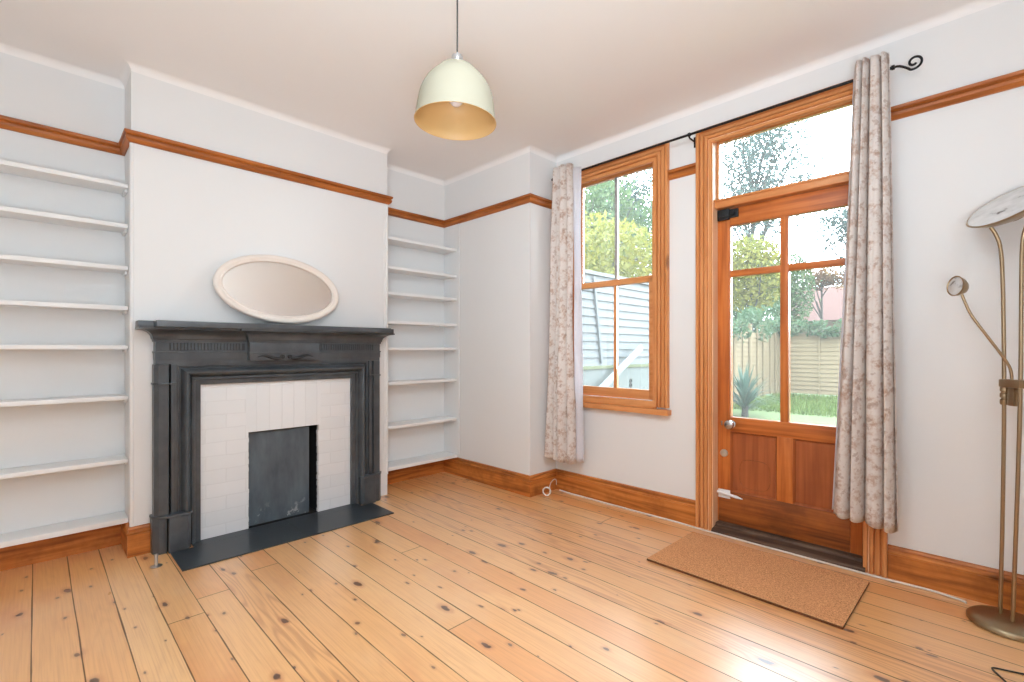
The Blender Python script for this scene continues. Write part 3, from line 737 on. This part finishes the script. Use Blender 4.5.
# outline of a blocked-up cat flap in the left panel
cf = []
for k in range(64):
    t = 2*math.pi*k/64; c_, s_ = math.cos(t), math.sin(t)
    cf.append((-.992+.085*math.copysign(abs(c_)**.55, c_), LY0+.0172, .365+.088*math.copysign(abs(s_)**.55, s_)))
MB().tube(cf+[cf[0]], .0022, 6, caps=False).build('patch_outline', M['door_low'], lf)
for a, c in ((gx0, gm0), (gm1, gx1)):
    for z0, z1 in ((zs['k1'], zs['h0']), (zs['h1'], zs['t0'])):
        MB().box(a+.0005, LY0+.022, z0+.0005, c-.0005, LY0+.026, z1-.0005).build('glass_pane', M['glass'], lf)
# white glazing putty line at the foot of the lower panes
kn = MB().lathe([(0, 0), (.024, 0), (.024, .004), (.012, .008), (.010, .02), (.012, .024), (.024, .032), (.029, .044), (.026, .056), (.014, .063), (0, .064)], (-1.118, LY0-.0005, .664), (0, -1, 0), 28)
kn.build('door_knob', M['knob'], lf, smooth=40)
MB().lathe([(0, 0), (.0235, 0), (.0235, .004), (.019, .009), (.010, .0095), (.009, .0075), (0, .0075)], (-1.164, LY0-.0005, .478), (0, -1, 0), 28).build('cylinder_lock', M['steel'], lf, smooth=40)
MB().lathe([(0, 0), (.006, 0), (.006, .003), (0, .003)], (-1.178, LY0-.0005, .672), (0, -1, 0), 12).box(-1.181, LY0-.003, .650, -1.175, LY0-.0005, .672).build('keyhole_plate', M['knob'], lf)
b = MB().box(-1.198, LY0-.007, .200, -1.126, LY0-.0015, .252, .002).tube([(-1.20, LY0-.016, .236), (-1.085, LY0-.016, .222)], .009, 10)
b.tube([(-1.085, LY0-.016, .222), (-1.050, LY0-.013, .216)], [.009, .002], 10)
b.box(-1.185, LY0-.020, .222, -1.172, LY0-.006, .246, .002).box(-1.146, LY0-.020, .218, -1.135, LY0-.006, .242, .002)
b.build('bolt', M['white_paint'], lf, smooth=40)
b = MB().box(-1.198, LY0-.022, 1.926, -1.128, LY0-.0005, 1.992, .004).box(-1.128, LY0-.016, 1.934, -1.076, LY0-.0005, 1.986, .003)
b.lathe([(0, 0), (.010, 0), (.010, .010), (0, .012)], (-1.104, LY0-.016, 1.962), (0, -1, 0), 16).tube([(-1.19, LY0-.024, 1.942), (-1.09, LY0-.020, 1.950)], .004, 8)
b.build('rim_latch', M['black'], lf, smooth=40)
# weathered threshold
tp = [(2.936, 0), (2.936, .012), (2.945, .020), (3.0, .030), (3.006, .044), (3.16, .046), (3.16, 0)]
MB().prism(tp, 0, jx0+.001, jx1-.001, .002).build('threshold', M['thresh'], door, smooth=30)

# ------------------------------------------------------------------ curtain pole and curtains
RY, RZ = 2.890, 2.467
rod = thing('curtain_pole', (-1.38, RY, RZ), 'thin black iron curtain pole with scrolled end above window and door', 'curtain pole')
MB().tube([(-2.425, RY, RZ), (-.325, RY, RZ)], .0075, 12).build('pole', M['iron'], rod, smooth=60)
pts = [(-.325, RY, RZ), (-.300, RY, RZ-.001), (-.280, RY, RZ-.014), (-.262, RY, RZ-.030)]
for k in range(26):
    t = -2.0+k*.30; r_ = .034*(1-k/34)
    pts.append((-.243+r_*math.cos(t), RY, RZ-.006+r_*math.sin(t)))
MB().tube(pts, .0052, 10, smooth=1).build('finial', M['iron'], rod, smooth=60)
MB().lathe([(0, 0), (.011, 0), (.011, .012), (0, .012)], (-.326, RY, RZ), (1, 0, 0), 16).build('collar', M['iron'], rod)
MB().lathe([(0, 0), (.010, 0), (.012, .008), (.008, .018), (0, .02)], (-2.425, RY, RZ), (-1, 0, 0), 16).build('end_cap', M['iron'], rod)
for bx in (-1.300, -2.268):
    yb = 2.979 if bx == -1.300 else 2.947
    if bx == -1.300: bx = -1.322
    b = MB().box(bx-.009, yb-.005, RZ-.055, bx+.009, yb, RZ+.012, .002).tube([(bx, yb-.004, RZ-.02), (bx, RY+.012, RZ-.02), (bx, RY, RZ-.014)], .005, 8)
    b.lathe([(.0085, -.006), (.012, -.006), (.012, .006), (.0085, .006)], (bx, RY, RZ), (1, 0, 0), 16, closed=True)
    b.build('bracket', M['iron'], rod, smooth=40)

def curtain_mesh(name, root, xt, xb, yt, yb, ztop, zbot, folds, amp_t, amp_b, seed, flare=1.0, nz=70, nu=150):
    rnd = random.Random(seed)
    ph = [rnd.uniform(-.5, .5) for _ in range(folds+2)]
    verts = []; faces = []; fi = []
    hem = lambda u: rnd_h[int(u*9) % 9]
    rnd_h = [rnd.uniform(-.008, .008) for _ in range(10)]
    for j in range(nz+1):
        w = j/nz; z = ztop+(zbot-ztop)*w
        e = w**flare
        x0 = xt[0]+(xb[0]-xt[0])*e; x1 = xt[1]+(xb[1]-xt[1])*e
        yy = yt+(yb-yt)*e; amp = amp_t+(amp_b-amp_t)*w
        for i in range(nu+1):
            u = i/nu
            q = u*folds; k = int(min(q, folds-1e-6)); 
            p = 2*math.pi*(q+.16*math.sin(2*math.pi*u*1.7+seed)+.05*math.sin(w*5+seed+u*7))
            s_ = 1-2*abs(math.sin(p/2))**.48
            a = amp*(.72+.4*abs(math.sin(u*5.1+seed)))
            dx = .008*math.cos(p)*(.4+.6*w)
            zz = z+(.006*math.sin(p) if j == nz else 0)+(0.012*math.cos(u*3) if j == nz else 0)
            verts.append((x0+(x1-x0)*u+dx, yy+a*s_+.006*math.sin(w*9+u*4+seed), zz))
    for j in range(nz):
        for i in range(nu):
            a = j*(nu+1)+i; faces.append((a, a+1, a+nu+2, a+nu+1))
    off = root.location
    me = bpy.data.meshes.new(name)
    me.from_pydata([(v[0]-off.x, v[1]-off.y, v[2]-off.z) for v in verts], [], faces)
    for p in me.polygons: p.use_smooth = True
    o = bpy.data.objects.new(name, me); COL.objects.link(o); o.parent = root
    return o
def add_solid(o, th, mats):
    for m in mats: o.data.materials.append(m)
    md = o.modifiers.new('cloth', 'SOLIDIFY'); md.thickness = th; md.offset = 0
    if len(mats) > 1: md.material_offset = 0
cr_ = thing('curtain', (-.43, 2.89, .28), 'right floral curtain hanging over the edge of the garden door', 'curtain', 'floral curtains on the iron pole')
o = curtain_mesh('drape', cr_, (-.467, -.333), (-.556, -.298), 2.846, 2.842, 2.522, .285, 4, .034, .048, 3)
add_solid(o, .0025, [M['curtain']])
o = curtain_mesh('lining', cr_, (-.470, -.440), (-.566, -.500), 2.872, 2.870, 2.50, .300, 1, .006, .012, 5, nu=24)
add_solid(o, .002, [M['lining']])
cl_ = thing('curtain', (-2.30, 2.87, .28), 'left floral curtain hanging in the corner beside the sash window', 'curtain', 'floral curtains on the iron pole')
o = curtain_mesh('drape', cl_, (-2.375, -2.215), (-2.425, -2.185), 2.846, 2.830, 2.522, .285, 4, .032, .050, 8)
add_solid(o, .0025, [M['curtain']])
o = curtain_mesh('lining', cl_, (-2.215, -2.150), (-2.195, -2.125), 2.870, 2.865, 2.49, .300, 1, .010, .018, 11, nu=24)
add_solid(o, .002, [M['lining']])

# ------------------------------------------------------------------ door mat
cx, cy = -.842, 2.558
dm = MB(); rz = Matrix.Rotation(R(-1.0), 3, 'Z')
dm.mi = 0; dm.box(cx-.437, cy-.270, .0005, cx+.437, cy+.270, .013, .003, rot=rz)
dm = dm.build('doormat', [M['coir'], M['coir_edge']])
for p in dm.data.polygons:
    if abs(p.normal.z) < .6: p.material_index = 1
rebase(dm, (cx, cy, 0)); tag(dm, 'brown coir doormat lying on the boards before the garden door', 'doormat')

# ------------------------------------------------------------------ floor lamp
bc = Vector((.056, 2.785, 0))
fl_ = thing('floor_lamp', bc, 'antique brass twin-pole floor lamp with uplighter bowl and reading arm', 'lamp')
MB().lathe([(0, .001), (.118, .001), (.122, .004), (.122, .016), (.117, .023), (.105, .027), (.03, .030), (0, .030)], bc, n=64).build('base', M['brass_dark'], fl_, smooth=40)
p1 = (.036, 2.833); p2 = (.070, 2.772)
hc = Vector((.060, 2.800, 1.708)); hn = Vector((-.41, -.50, .76)).normalized()
MB().tube([(p1[0], p1[1], .026), (p1[0]+.008, p1[1], .5), (p1[0]+.012, p1[1], .95), (p1[0]+.008, p1[1], 1.40), (p1[0]+.002, p1[1], 1.55), (p1[0]-.014, p1[1]-.01, 1.605), (p1[0]-.028, p1[1]-.018, 1.632)], .0068, 12, smooth=2).build('pole', M['brass'], fl_, smooth=60)
MB().tube([(p2[0], p2[1], .026), (p2[0]+.012, p2[1], .5), (p2[0]+.022, p2[1], .95), (p2[0]+.024, p2[1], 1.40), (p2[0]+.026, p2[1], 1.56), (p2[0]+.040, p2[1]+.01, 1.625), (p2[0]+.062, p2[1]+.025, 1.668)], .0068, 12, smooth=2).build('pole', M['brass'], fl_, smooth=60)
# clamp collar joining both poles
ca = Vector((p1[0]+.012, p1[1], 0)); cb_ = Vector((p2[0]+.022, p2[1], 0)); cm = (ca+cb_)/2
d = (cb_-ca).normalized(); ang = math.atan2(d.y, d.x)
RZ_ = Matrix.Rotation(ang, 3, 'Z')
b = MB().box(cm.x-.050, cm.y-.014, .966, cm.x+.050, cm.y+.014, 1.000, .006, rot=RZ_)
b.box(cm.x-.012, cm.y-.010, .893, cm.x+.020, cm.y+.010, .966, .004, rot=RZ_, about=Vector((cm.x, cm.y, .93)))
b.lathe([(0, .893), (.012, .894), (.014, .900), (.014, .914), (.0105, .917), (.0105, .922), (.014, .925), (.014, .940), (.0105, .943), (.0105, .948), (.014, .951), (.014, .966), (0, .967)], (ca.x, ca.y, 0), n=24)
b.build('clamp', M['brass'], fl_, smooth=40)
# bowl
RB = .136
bw = MB().lathe([(0, -.052), (.03, -.051), (.07, -.042), (.104, -.026), (.126, -.009), (RB, .0), (RB+.002, .004), (RB-.002, .006), (.122, .001)], hc, hn, n=64).build('uplighter_bowl', M['brass'], fl_, smooth=50)
MB().lathe([(.131, .0055), (.10, .008), (.05, .010), (0, .0105)], hc, hn, n=64).build('glass_disc', M['lampglass'], bw, smooth=50)
b = MB().lathe([(0, -.064), (.022, -.064), (.026, -.052), (.024, -.044), (0, -.044)], hc, hn, n=24); b.build('yoke', M['brass'], bw, smooth=40)
# reading arm
ah = Vector((-.092, 2.740, 1.388))
st = Vector((cm.x-.002, cm.y-.006, .985))
MB().tube([st, st+Vector((0, 0, .045)), st+Vector((-.012, -.006, .085)), st+Vector((-.075, -.03, .20)), ah+Vector((.040, .016, -.12)), ah+Vector((.022, .010, -.062)), ah+Vector((.014, .006, -.034))], .0052, 10, smooth=2).build('reading_arm', M['brass'], fl_, smooth=60)
rn = Vector((-.78, -.60, .22)).normalized()
rh = MB().lathe([(0, -.034), (.012, -.033), (.024, -.026), (.035, -.010), (.039, .004), (.0405, .008), (.037, .009), (.034, .004)], ah, rn, n=36, sy=1.25).build('reading_shade', M['brass'], fl_, smooth=50)
MB().lathe([(.036, .006), (.02, .008), (.012, .012), (0, .013)], ah, rn, n=36, sy=1.25).build('glass_disc', M['lampglass'], rh, smooth=50)

# ------------------------------------------------------------------ cables and floor pipe
YC = 2.945
pts = [(-2.41, YC, .007), (-2.40, YC, .006)]
x = -2.3
while x < -.09:
    pts.append((x, YC-.012+random.uniform(-.003, .003)-(.014 if -1.32 < x < -.34 else 0), .006)); x += .15
pts += [(-.085, YC-.03, .006), (-.068, 2.900, .006)]
c = MB().tube(pts, .0055, 8, smooth=1).build('cable', M['cable_w'], None, smooth=60); rebase(c, (-1.3, YC, 0))
tag(c, 'thin white cable running along the skirting to the floor lamp base', 'cable')
cc = Vector((-2.398, 2.775, .036)); pts = []
a1 = Vector((.7, .7, 0)); a2 = Vector((-.25, .25, .93))
for k in range(76):
    t = k*.33; r_ = .029+.003*math.sin(k*.9)
    pts.append(cc+a1*r_*math.cos(t)+a2*r_*math.sin(t)+Vector((.7, -.7, 0))*(.0016*math.sin(k*.5)+k*.00012))
pts += [Vector((-2.415, 2.83, .075)), Vector((-2.43, 2.90, .10)), Vector((-2.436, 2.938, .085)), Vector((-2.437, 2.938, .045))]
c = MB().tube(pts, .0032, 8, smooth=1).build('coiled_cable', M['cable_w'], None, smooth=60); rebase(c, (cc.x, cc.y, 0))
tag(c, 'small coil of white cable against the skirting in the corner', 'cable')
c = MB().tube([(.30, 2.48, .0035), (.16, 2.44, .0035), (.06, 2.395, .0035), (.015, 2.382, .0035), (.008, 2.368, .0035), (.030, 2.33, .0035), (.08, 2.24, .0035), (.20, 2.10, .0035)], .0030, 8, smooth=2).build('loose_cord', M['flex'], None, smooth=60)
rebase(c, (.03, 2.36, 0)); tag(c, 'dark loose cord bent on the floorboards before the floor lamp', 'cord')
b = MB().lathe([(0, .0005), (.026, .0005), (.027, .003), (.020, .006), (.010, .0075), (.0075, .009), (.0075, .052), (.009, .053), (.009, .062), (.005, .064), (0, .064)], (-3.045, .440, 0), n=24).build('pipe_stub', M['chrome'], None, smooth=40)
rebase(b, (-3.045, .44, 0)); tag(b, 'short chrome pipe stub rising from the floor by the left plinth', 'pipe')

# ------------------------------------------------------------------ garden
GZ = -.02
o = MB().box(-16, 3.9, GZ-.3, 12, 32, GZ).build('lawn', M['lawn']); tag(o, 'green back garden lawn beyond the door', None, None, 'structure')
o = MB().box(-3.7, 3.23, GZ-.3, 6, 3.9, GZ+.005).build('ground_paving', M['paving']); tag(o, 'pale paving outside the door', None, None, 'structure')
# grass blades
def blades(n, x0, x1, y0, y1, rnd):
    V = []; F = []
    for _ in range(n):
        x, y = rnd.uniform(x0, x1), rnd.uniform(y0, y1); a = rnd.uniform(0, math.pi); hgt = rnd.uniform(.05, .13); w = .012
        i = len(V); dx, dy = math.cos(a)*w, math.sin(a)*w; lx, ly = rnd.uniform(-.04, .04), rnd.uniform(-.04, .04)
        V += [(x-dx, y-dy, GZ), (x+dx, y+dy, GZ), (x+lx, y+ly, GZ+hgt)]; F.append((i, i+1, i+2))
    return V, F
rnd = random.Random(5)
V, F = blades(9000, -3.72, .6, 9.5, 13.35, rnd)
me = bpy.data.meshes.new('grass'); me.from_pydata(V, [], F); me.materials.append(M['grass'])
o = bpy.data.objects.new('grass_blades', me); COL.objects.link(o); tag(o, 'uncut grass in front of the back fence', 'grass', None, 'stuff')

# pale side fence on a low wall, seen through the sash window
XF = -3.72
gw = MB().box(XF-.25, 3.25, GZ-.1, XF-.02, 8.6, .86).build('garden_wall', M['garden_wall']); rebase(gw, (XF-.1, 6, GZ))
tag(gw, 'low pale rendered garden wall under the grey side fence', 'wall')
MBc = MB().box(XF-.27, 3.25, .8605, XF+.0, 8.6, .905, .006).build('coping', M['moss'], gw)
sf = thing('side_fence', (XF-.1, 6, .906), 'pale grey lapped board fence standing on the low garden wall', 'fence')
b = MB(); n = 11
for k in range(n):
    z0 = .907+k*.112
    b.prism([(XF-.075, z0), (XF-.06, z0), (XF-.085, z0+.125), (XF-.095, z0+.125)], 1, 3.25, 8.6)
# prism on axis 1 takes (x, z)
b.build('lap_boards', M['fence_white'], sf)
MB().box(XF-.12, 3.25, .907+n*.112, XF-.04, 8.6, .907+n*.112+.05, .004).build('capping_rail', M['fence_white'], sf)
for yy in (4.02, 6.9, 8.5):
    MB().box(XF-.058, yy, .907, XF-.028, yy+.05, 2.13, .003).build('batten', M['fence_white'], sf)
b = MB().box(XF-.055, 5.40, .93, XF-.03, 5.445, 2.12, .003, rot=Matrix.Rotation(R(9), 3, 'X')); b.build('batten', M['fence_white'], sf)
pb = MB().box(XF+.10, 4.05, .55, XF+.125, 6.45, .65, .003, rot=Matrix.Rotation(R(28), 3, 'X')).build('leaning_board', M['prop'])
rebase(pb, (XF+.11, 5.0, .4)); tag(pb, 'white board leaning slantwise against the low garden wall', 'board')
rv = MB().lathe([(.020, 0), (.034, 0), (.034, .012), (.020, .012)], (XF-.02, 6.22, .60), (1, 0, 0), 20, closed=True).lathe([(.020, 0), (.032, 0), (.032, .012), (.020, .012)], (XF-.02, 6.22, .665), (1, 0, 0), 20, closed=True).build('wall_ring', M['bark'], None, smooth=30)
rebase(rv, (XF-.02, 6.22, .6)); tag(rv, 'dark double ring fitting fixed on the low garden wall', 'fitting')

# tan lapped fences further down the garden
def lap_fence(t, axis, a0, a1, c, z0, z1, panel, mat, skip_posts=False):
    k = 0; a = a0
    while a < a1-.1:
        e = min(a+panel, a1); b = MB(); rows = int((z1-z0-.12)/.105)
        for r_ in range(rows):
            zz = z0+.06+r_*.105
            if axis == 0: b.prism([(c-.018, zz), (c, zz), (c+.014, zz+.12), (c+.006, zz+.12)], 0, a+.05, e-.05)
            else: b.prism([(c+.018, zz), (c, zz), (c-.014, zz+.12), (c-.006, zz+.12)], 1, a+.05, e-.05)
        for q in (a+.06, (a+e)/2, e-.06):
            if axis == 0: b.box(q-.02, c-.04, z0+.05, q+.02, c-.018, z1-.02)
            else: b.box(c+.018, q-.02, z0+.05, c+.04, q+.02, z1-.02)
        b.build('panel', mat, t); a = e
    n = int(round((a1-a0)/panel))
    for i in range(n+1):
        q = min(a0+i*panel, a1)
        if axis == 0: MB().box(q-.05, c-.05, z0, q+.05, c+.05, z1+.06, .004).build('post', mat, t)
        else: MB().box(c-.05, q-.05, z0, c+.05, q+.05, z1+.06, .004).build('post', mat, t)
t = thing('back_fence', (-2.0, 13.5, GZ), 'weathered tan lapped panel fence across the foot of the garden', 'fence')
lap_fence(t, 0, -3.80, 3.4, 13.5, GZ, 1.62, 1.8, M['fence_tan'])
t = thing('side_fence', (-3.85, 11, GZ), 'weathered tan panel fence running back to the garden corner', 'fence')
lap_fence(t, 1, 8.7, 13.35, -3.85, GZ, 1.66, .93, M['fence_tan_y'])

def leaves(n, center, rad, size, rnd, shell=.35, droop=0, clumps=0):
    V = []; F = []
    cl = []
    for _ in range(clumps):
        d = Vector((rnd.gauss(0, 1), rnd.gauss(0, 1), rnd.gauss(0, 1))).normalized()*rnd.uniform(.3, .95)
        cl.append(Vector((d.x*rad[0], d.y*rad[1], d.z*rad[2])))
    for _ in range(n):
        if cl:
            p = rnd.choice(cl)+Vector((rnd.gauss(0, .16)*rad[0], rnd.gauss(0, .16)*rad[1], rnd.gauss(0, .16)*rad[2]))
        else:
            d = Vector((rnd.gauss(0, 1), rnd.gauss(0, 1), rnd.gauss(0, 1))).normalized()*(rnd.random()**shell)
            p = Vector((d.x*rad[0], d.y*rad[1], d.z*rad[2]))
        p = p+Vector(center)
        u = Vector((rnd.gauss(0, 1), rnd.gauss(0, 1), rnd.gauss(0, 1)-droop)).normalized()
        w = u.cross(Vector((rnd.gauss(0, 1), rnd.gauss(0, 1), rnd.gauss(0, 1)))).normalized()
        s_ = size*rnd.uniform(.6, 1.3); i = len(V)
        V += [tuple(p-u*s_), tuple(p+w*s_*.45), tuple(p+u*s_), tuple(p-w*s_*.45)]; F.append((i, i+1, i+2, i+3))
    return V, F
def tree(name, base, height, crown_c, rad, n, size, mat, label, cat, seed, group=None, branches=10, clumps=0, trunk_r=.09):
    rnd = random.Random(seed); base = Vector(base)
    t = thing(name, base, label, cat, group)
    V, F = leaves(n, crown_c, rad, size, rnd, clumps=clumps)
    me = bpy.data.meshes.new('crown'); me.from_pydata([tuple(Vector(v)-base) for v in V], [], F); me.materials.append(mat)
    o = bpy.data.objects.new('crown', me); COL.objects.link(o); o.parent = t
    b = MB(); cc = Vector(crown_c)
    b.tube([base, base+(cc-base)*.4+Vector((rnd.uniform(-.1, .1), 0, 0)), cc], [trunk_r, trunk_r*.3], 8)
    for k in range(branches):
        d = Vector((rnd.gauss(0, 1), rnd.gauss(0, 1), rnd.gauss(.3, .8))).normalized()
        e = cc+Vector((d.x*rad[0], d.y*rad[1], d.z*rad[2]))*rnd.uniform(.8, 1.1)
        s_ = base+(cc-base)*rnd.uniform(.45, 1)
        m = (s_+e)/2+Vector((rnd.uniform(-.15, .15), rnd.uniform(-.15, .15), rnd.uniform(.0, .25)))
        b.tube([s_, m, e], [trunk_r*.35, .008], 6)
    b.build('trunk', M['bark'], t)
    return t
tree('flowering_shrub', (-4.75, 6.6, GZ), 3, (-4.75, 7.3, 2.4), (.8, 2.3, 1.1), 9000, .055, M['leaf_yellow'], 'yellow-green flowering shrub rising above the pale grey side fence', 'shrub', 1)
tree('flowering_shrub', (-4.95, 14.9, GZ), 3, (-4.95, 14.9, 3.35), (1.0, .9, 1.15), 5200, .07, M['leaf_yellow'], 'yellow-green shrub behind tan fence, seen in upper left door pane', 'shrub', 2)
tree('garden_tree', (-7.6, 10.4, GZ), 6, (-7.4, 10.6, 4.3), (1.9, 1.9, 1.9), 9500, .075, M['leaf_green'], 'green tree standing behind the yellow shrub beyond the side fence', 'tree', 3, clumps=40)
tree('garden_tree', (-9.2, 15.0, GZ), 6, (-9.0, 15.0, 5.2), (2.0, 2.0, 2.6), 9000, .09, M['leaf_grey'], 'tall grey-green tree at upper right of the sash window view', 'tree', 31, clumps=60)
tree('garden_tree', (-6.2, 18.6, GZ), 7, (-6.1, 18.6, 7.4), (2.3, 1.8, 3.1), 6500, .085, M['leaf_grey'], 'tall grey-green tree with open twiggy crown seen through the fanlight', 'tree', 4, branches=34, clumps=60, trunk_r=.11)
tree('garden_tree', (-8.0, 22.5, GZ), 5, (-7.8, 22.5, 3.9), (2.2, 1.6, 1.7), 7000, .085, M['leaf_green'], 'bushy green tree behind the back fence, left of the roof', 'tree', 6, clumps=40)
tree('garden_tree', (-3.2, 21.0, GZ), 5, (-3.3, 21.0, 5.4), (1.5, 1.2, 1.3), 2200, .085, M['leaf_grey'], 'thin grey-green tree overhanging the red roof behind the fence', 'tree', 9, branches=26, clumps=30)
tree('garden_tree', (-5.2, 24.6, GZ), 4, (-5.2, 24.6, 4.3), (1.1, .8, .7), 2600, .07, M['leaf_red'], 'small tree with orange leaves before the red roof', 'tree', 12, clumps=30)
tree('garden_tree', (-5.4, 20.2, GZ), 4, (-5.3, 20.2, 3.3), (.8, .8, 1.5), 3200, .075, M['leaf_green'], 'narrow green tree just left of the red roof, behind the fence', 'tree', 14)
tree('hedge_shrub', (-5.9, 16.9, GZ), 3, (-5.8, 16.9, 1.9), (1.5, .55, .95), 4200, .07, M['leaf_ivy'], 'blue-green bush filling the garden corner beyond the tan fence', 'shrub', 15)
# ivy over the back fence
rnd = random.Random(21); V = []; F = []
for k in range(40):
    cx_ = -4.1+k*.17
    v, f = leaves(90, (cx_, 13.42+rnd.uniform(-.08, .06), 1.62+rnd.uniform(-.12, .16)), (.22, .16, rnd.uniform(.10, .24)), .055, rnd)
    i = len(V); V += v; F += [tuple(q+i for q in ff) for ff in f]
for k in range(16):
    v, f = leaves(90, (-3.8+rnd.uniform(-.1, .12), 8.9+k*.29, 1.72+rnd.uniform(-.25, .3)), (.2, .24, rnd.uniform(.15, .32)), .055, rnd)
    i = len(V); V += v; F += [tuple(q+i for q in ff) for ff in f]
me = bpy.data.meshes.new('ivy'); me.from_pydata(V, [], F); me.materials.append(M['leaf_ivy'])
o = bpy.data.objects.new('ivy', me); COL.objects.link(o); tag(o, 'ivy trailing over the top of the tan garden fences', 'ivy', None, 'stuff')
# spiky plant
rnd = random.Random(4); V = []; F = []; c0 = Vector((-2.95, 8.6, GZ+.05))
for k in range(150):
    a = rnd.uniform(0, 2*math.pi); el = rnd.uniform(.15, 1.45); L = rnd.uniform(.45, .78)
    d = Vector((math.cos(a)*math.cos(el), math.sin(a)*math.cos(el), math.sin(el))); sd = Vector((-math.sin(a), math.cos(a), 0))*.017
    i = len(V); st_ = c0+Vector((0, 0, rnd.uniform(.02, .28)))
    p1_ = st_+d*L*.5; p2_ = st_+d*L+Vector((0, 0, -.22*L*math.cos(el)))
    V += [tuple(st_-sd*.7), tuple(st_+sd*.7), tuple(p1_+sd), tuple(p1_-sd), tuple(p2_)]
    F += [(i, i+1, i+2, i+3), (i+3, i+2, i+4)]
sp_ = thing('spiky_plant', c0, 'spiky blue-green plant growing on the lawn by the side fence', 'plant')
me = bpy.data.meshes.new('leaves'); me.from_pydata([tuple(Vector(v)-c0) for v in V], [], F); me.materials.append(M['leaf_spike'])
o = bpy.data.objects.new('leaves', me); COL.objects.link(o); o.parent = sp_
MB().tube([c0+Vector((0, 0, -.05)), c0+Vector((.01, 0, .30))], [.06, .04], 8).build('stem', M['bark'], sp_)
# neighbour's house with a red roof
hs = thing('house', (-3.6, 29, GZ), 'distant house with a red clay roof behind the back fence', 'house')
MB().box(-7.6, 27.2, GZ, -1.2, 31, 2.6).build('wall', M['brick_far'], hs)
MB().prism([(26.9, 2.55), (31.3, 2.55), (29.1, 4.4)], 0, -7.9, -.9).build('roof', M['roof'], hs)

# ------------------------------------------------------------------ light
w = bpy.data.worlds.new('sky'); scene.world = w; w.use_nodes = True
nt = w.node_tree; nt.nodes.clear()
wo = nt.nodes.new('ShaderNodeOutputWorld'); bg = nt.nodes.new('ShaderNodeBackground')
tc = nt.nodes.new('ShaderNodeTexCoord'); sx = nt.nodes.new('ShaderNodeSeparateXYZ'); rp = nt.nodes.new('ShaderNodeValToRGB')
nt.links.new(tc.outputs['Generated'], sx.inputs[0]); nt.links.new(sx.outputs[2], rp.inputs[0])
rp.color_ramp.elements[0].position = 0; rp.color_ramp.elements[0].color = (.97, .985, 1, 1)
rp.color_ramp.elements[1].position = 1; rp.color_ramp.elements[1].color = (.86, .93, 1, 1)
nt.links.new(rp.outputs[0], bg.inputs[0]); bg.inputs[1].default_value = 15.0
nt.links.new(bg.outputs[0], wo.inputs[0])

def area(name, loc, target, sx_, sy_, power, col=(1, 1, 1), portal=False, spread=180):
    l = bpy.data.lights.new(name, 'AREA'); l.shape = 'RECTANGLE'; l.size = sx_; l.size_y = sy_
    l.energy = power; l.color = col; l.spread = R(spread)
    o = bpy.data.objects.new(name, l); COL.objects.link(o); o.location = loc
    o.rotation_euler = (Vector(target)-Vector(loc)).to_track_quat('-Z', 'Y').to_euler()
    if portal: l.cycles.is_portal = True
    return o
area('ceiling_fill', (.40, -.40, .80), (-.10, .10, 3), .9, .9, 60, (.93, .96, .985), spread=150)  # unseen fill lamp added behind the camera, aimed up to brighten the ceiling
area('far_corner_fill', (-.62, .78, 2.56), (-2.35, 2.75, .75), .8, .8, 15, (.96, .98, .99), spread=125)  # unseen fill lamp added above the view to brighten the far corner
area('room_fill', (.50, -.75, 1.75), (-2.8, 1.7, .9), 1.3, 1.3, 5, (.96, .98, .99), spread=85)  # weak unseen fill lamp added behind the camera to even out the room
area('window_portal', (-1.945, 3.115, 1.59), (-1.945, 0, 1.59), .72, 1.72, 1, portal=True)
area('door_portal', (-.82, 3.115, 1.55), (-.82, 0, 1.55), .80, 1.76, 1, portal=True)

# ------------------------------------------------------------------ camera
cam = bpy.data.cameras.new('camera'); co = bpy.data.objects.new('camera', cam); COL.objects.link(co)
co.location = (0, 0, 1.12); co.rotation_euler = (R(90), 0, R(45))
cam.sensor_width = 36; cam.lens = 36*476/1024; cam.shift_y = (350-341)/1024; cam.clip_start = .02
scene.camera = co
scene.view_settings.view_transform = 'Standard'; scene.view_settings.look = 'None'
scene.view_settings.exposure = 0.05; scene.view_settings.gamma = 1.0
scene.view_settings.use_white_balance = True; scene.view_settings.white_balance_temperature = 5810; scene.view_settings.white_balance_tint = 3
scene.cycles.max_bounces = 10; scene.cycles.diffuse_bounces = 6; scene.cycles.transparent_max_bounces = 12
scene.cycles.caustics_reflective = False; scene.cycles.caustics_refractive = False
scene.cycles.sample_clamp_indirect = 6
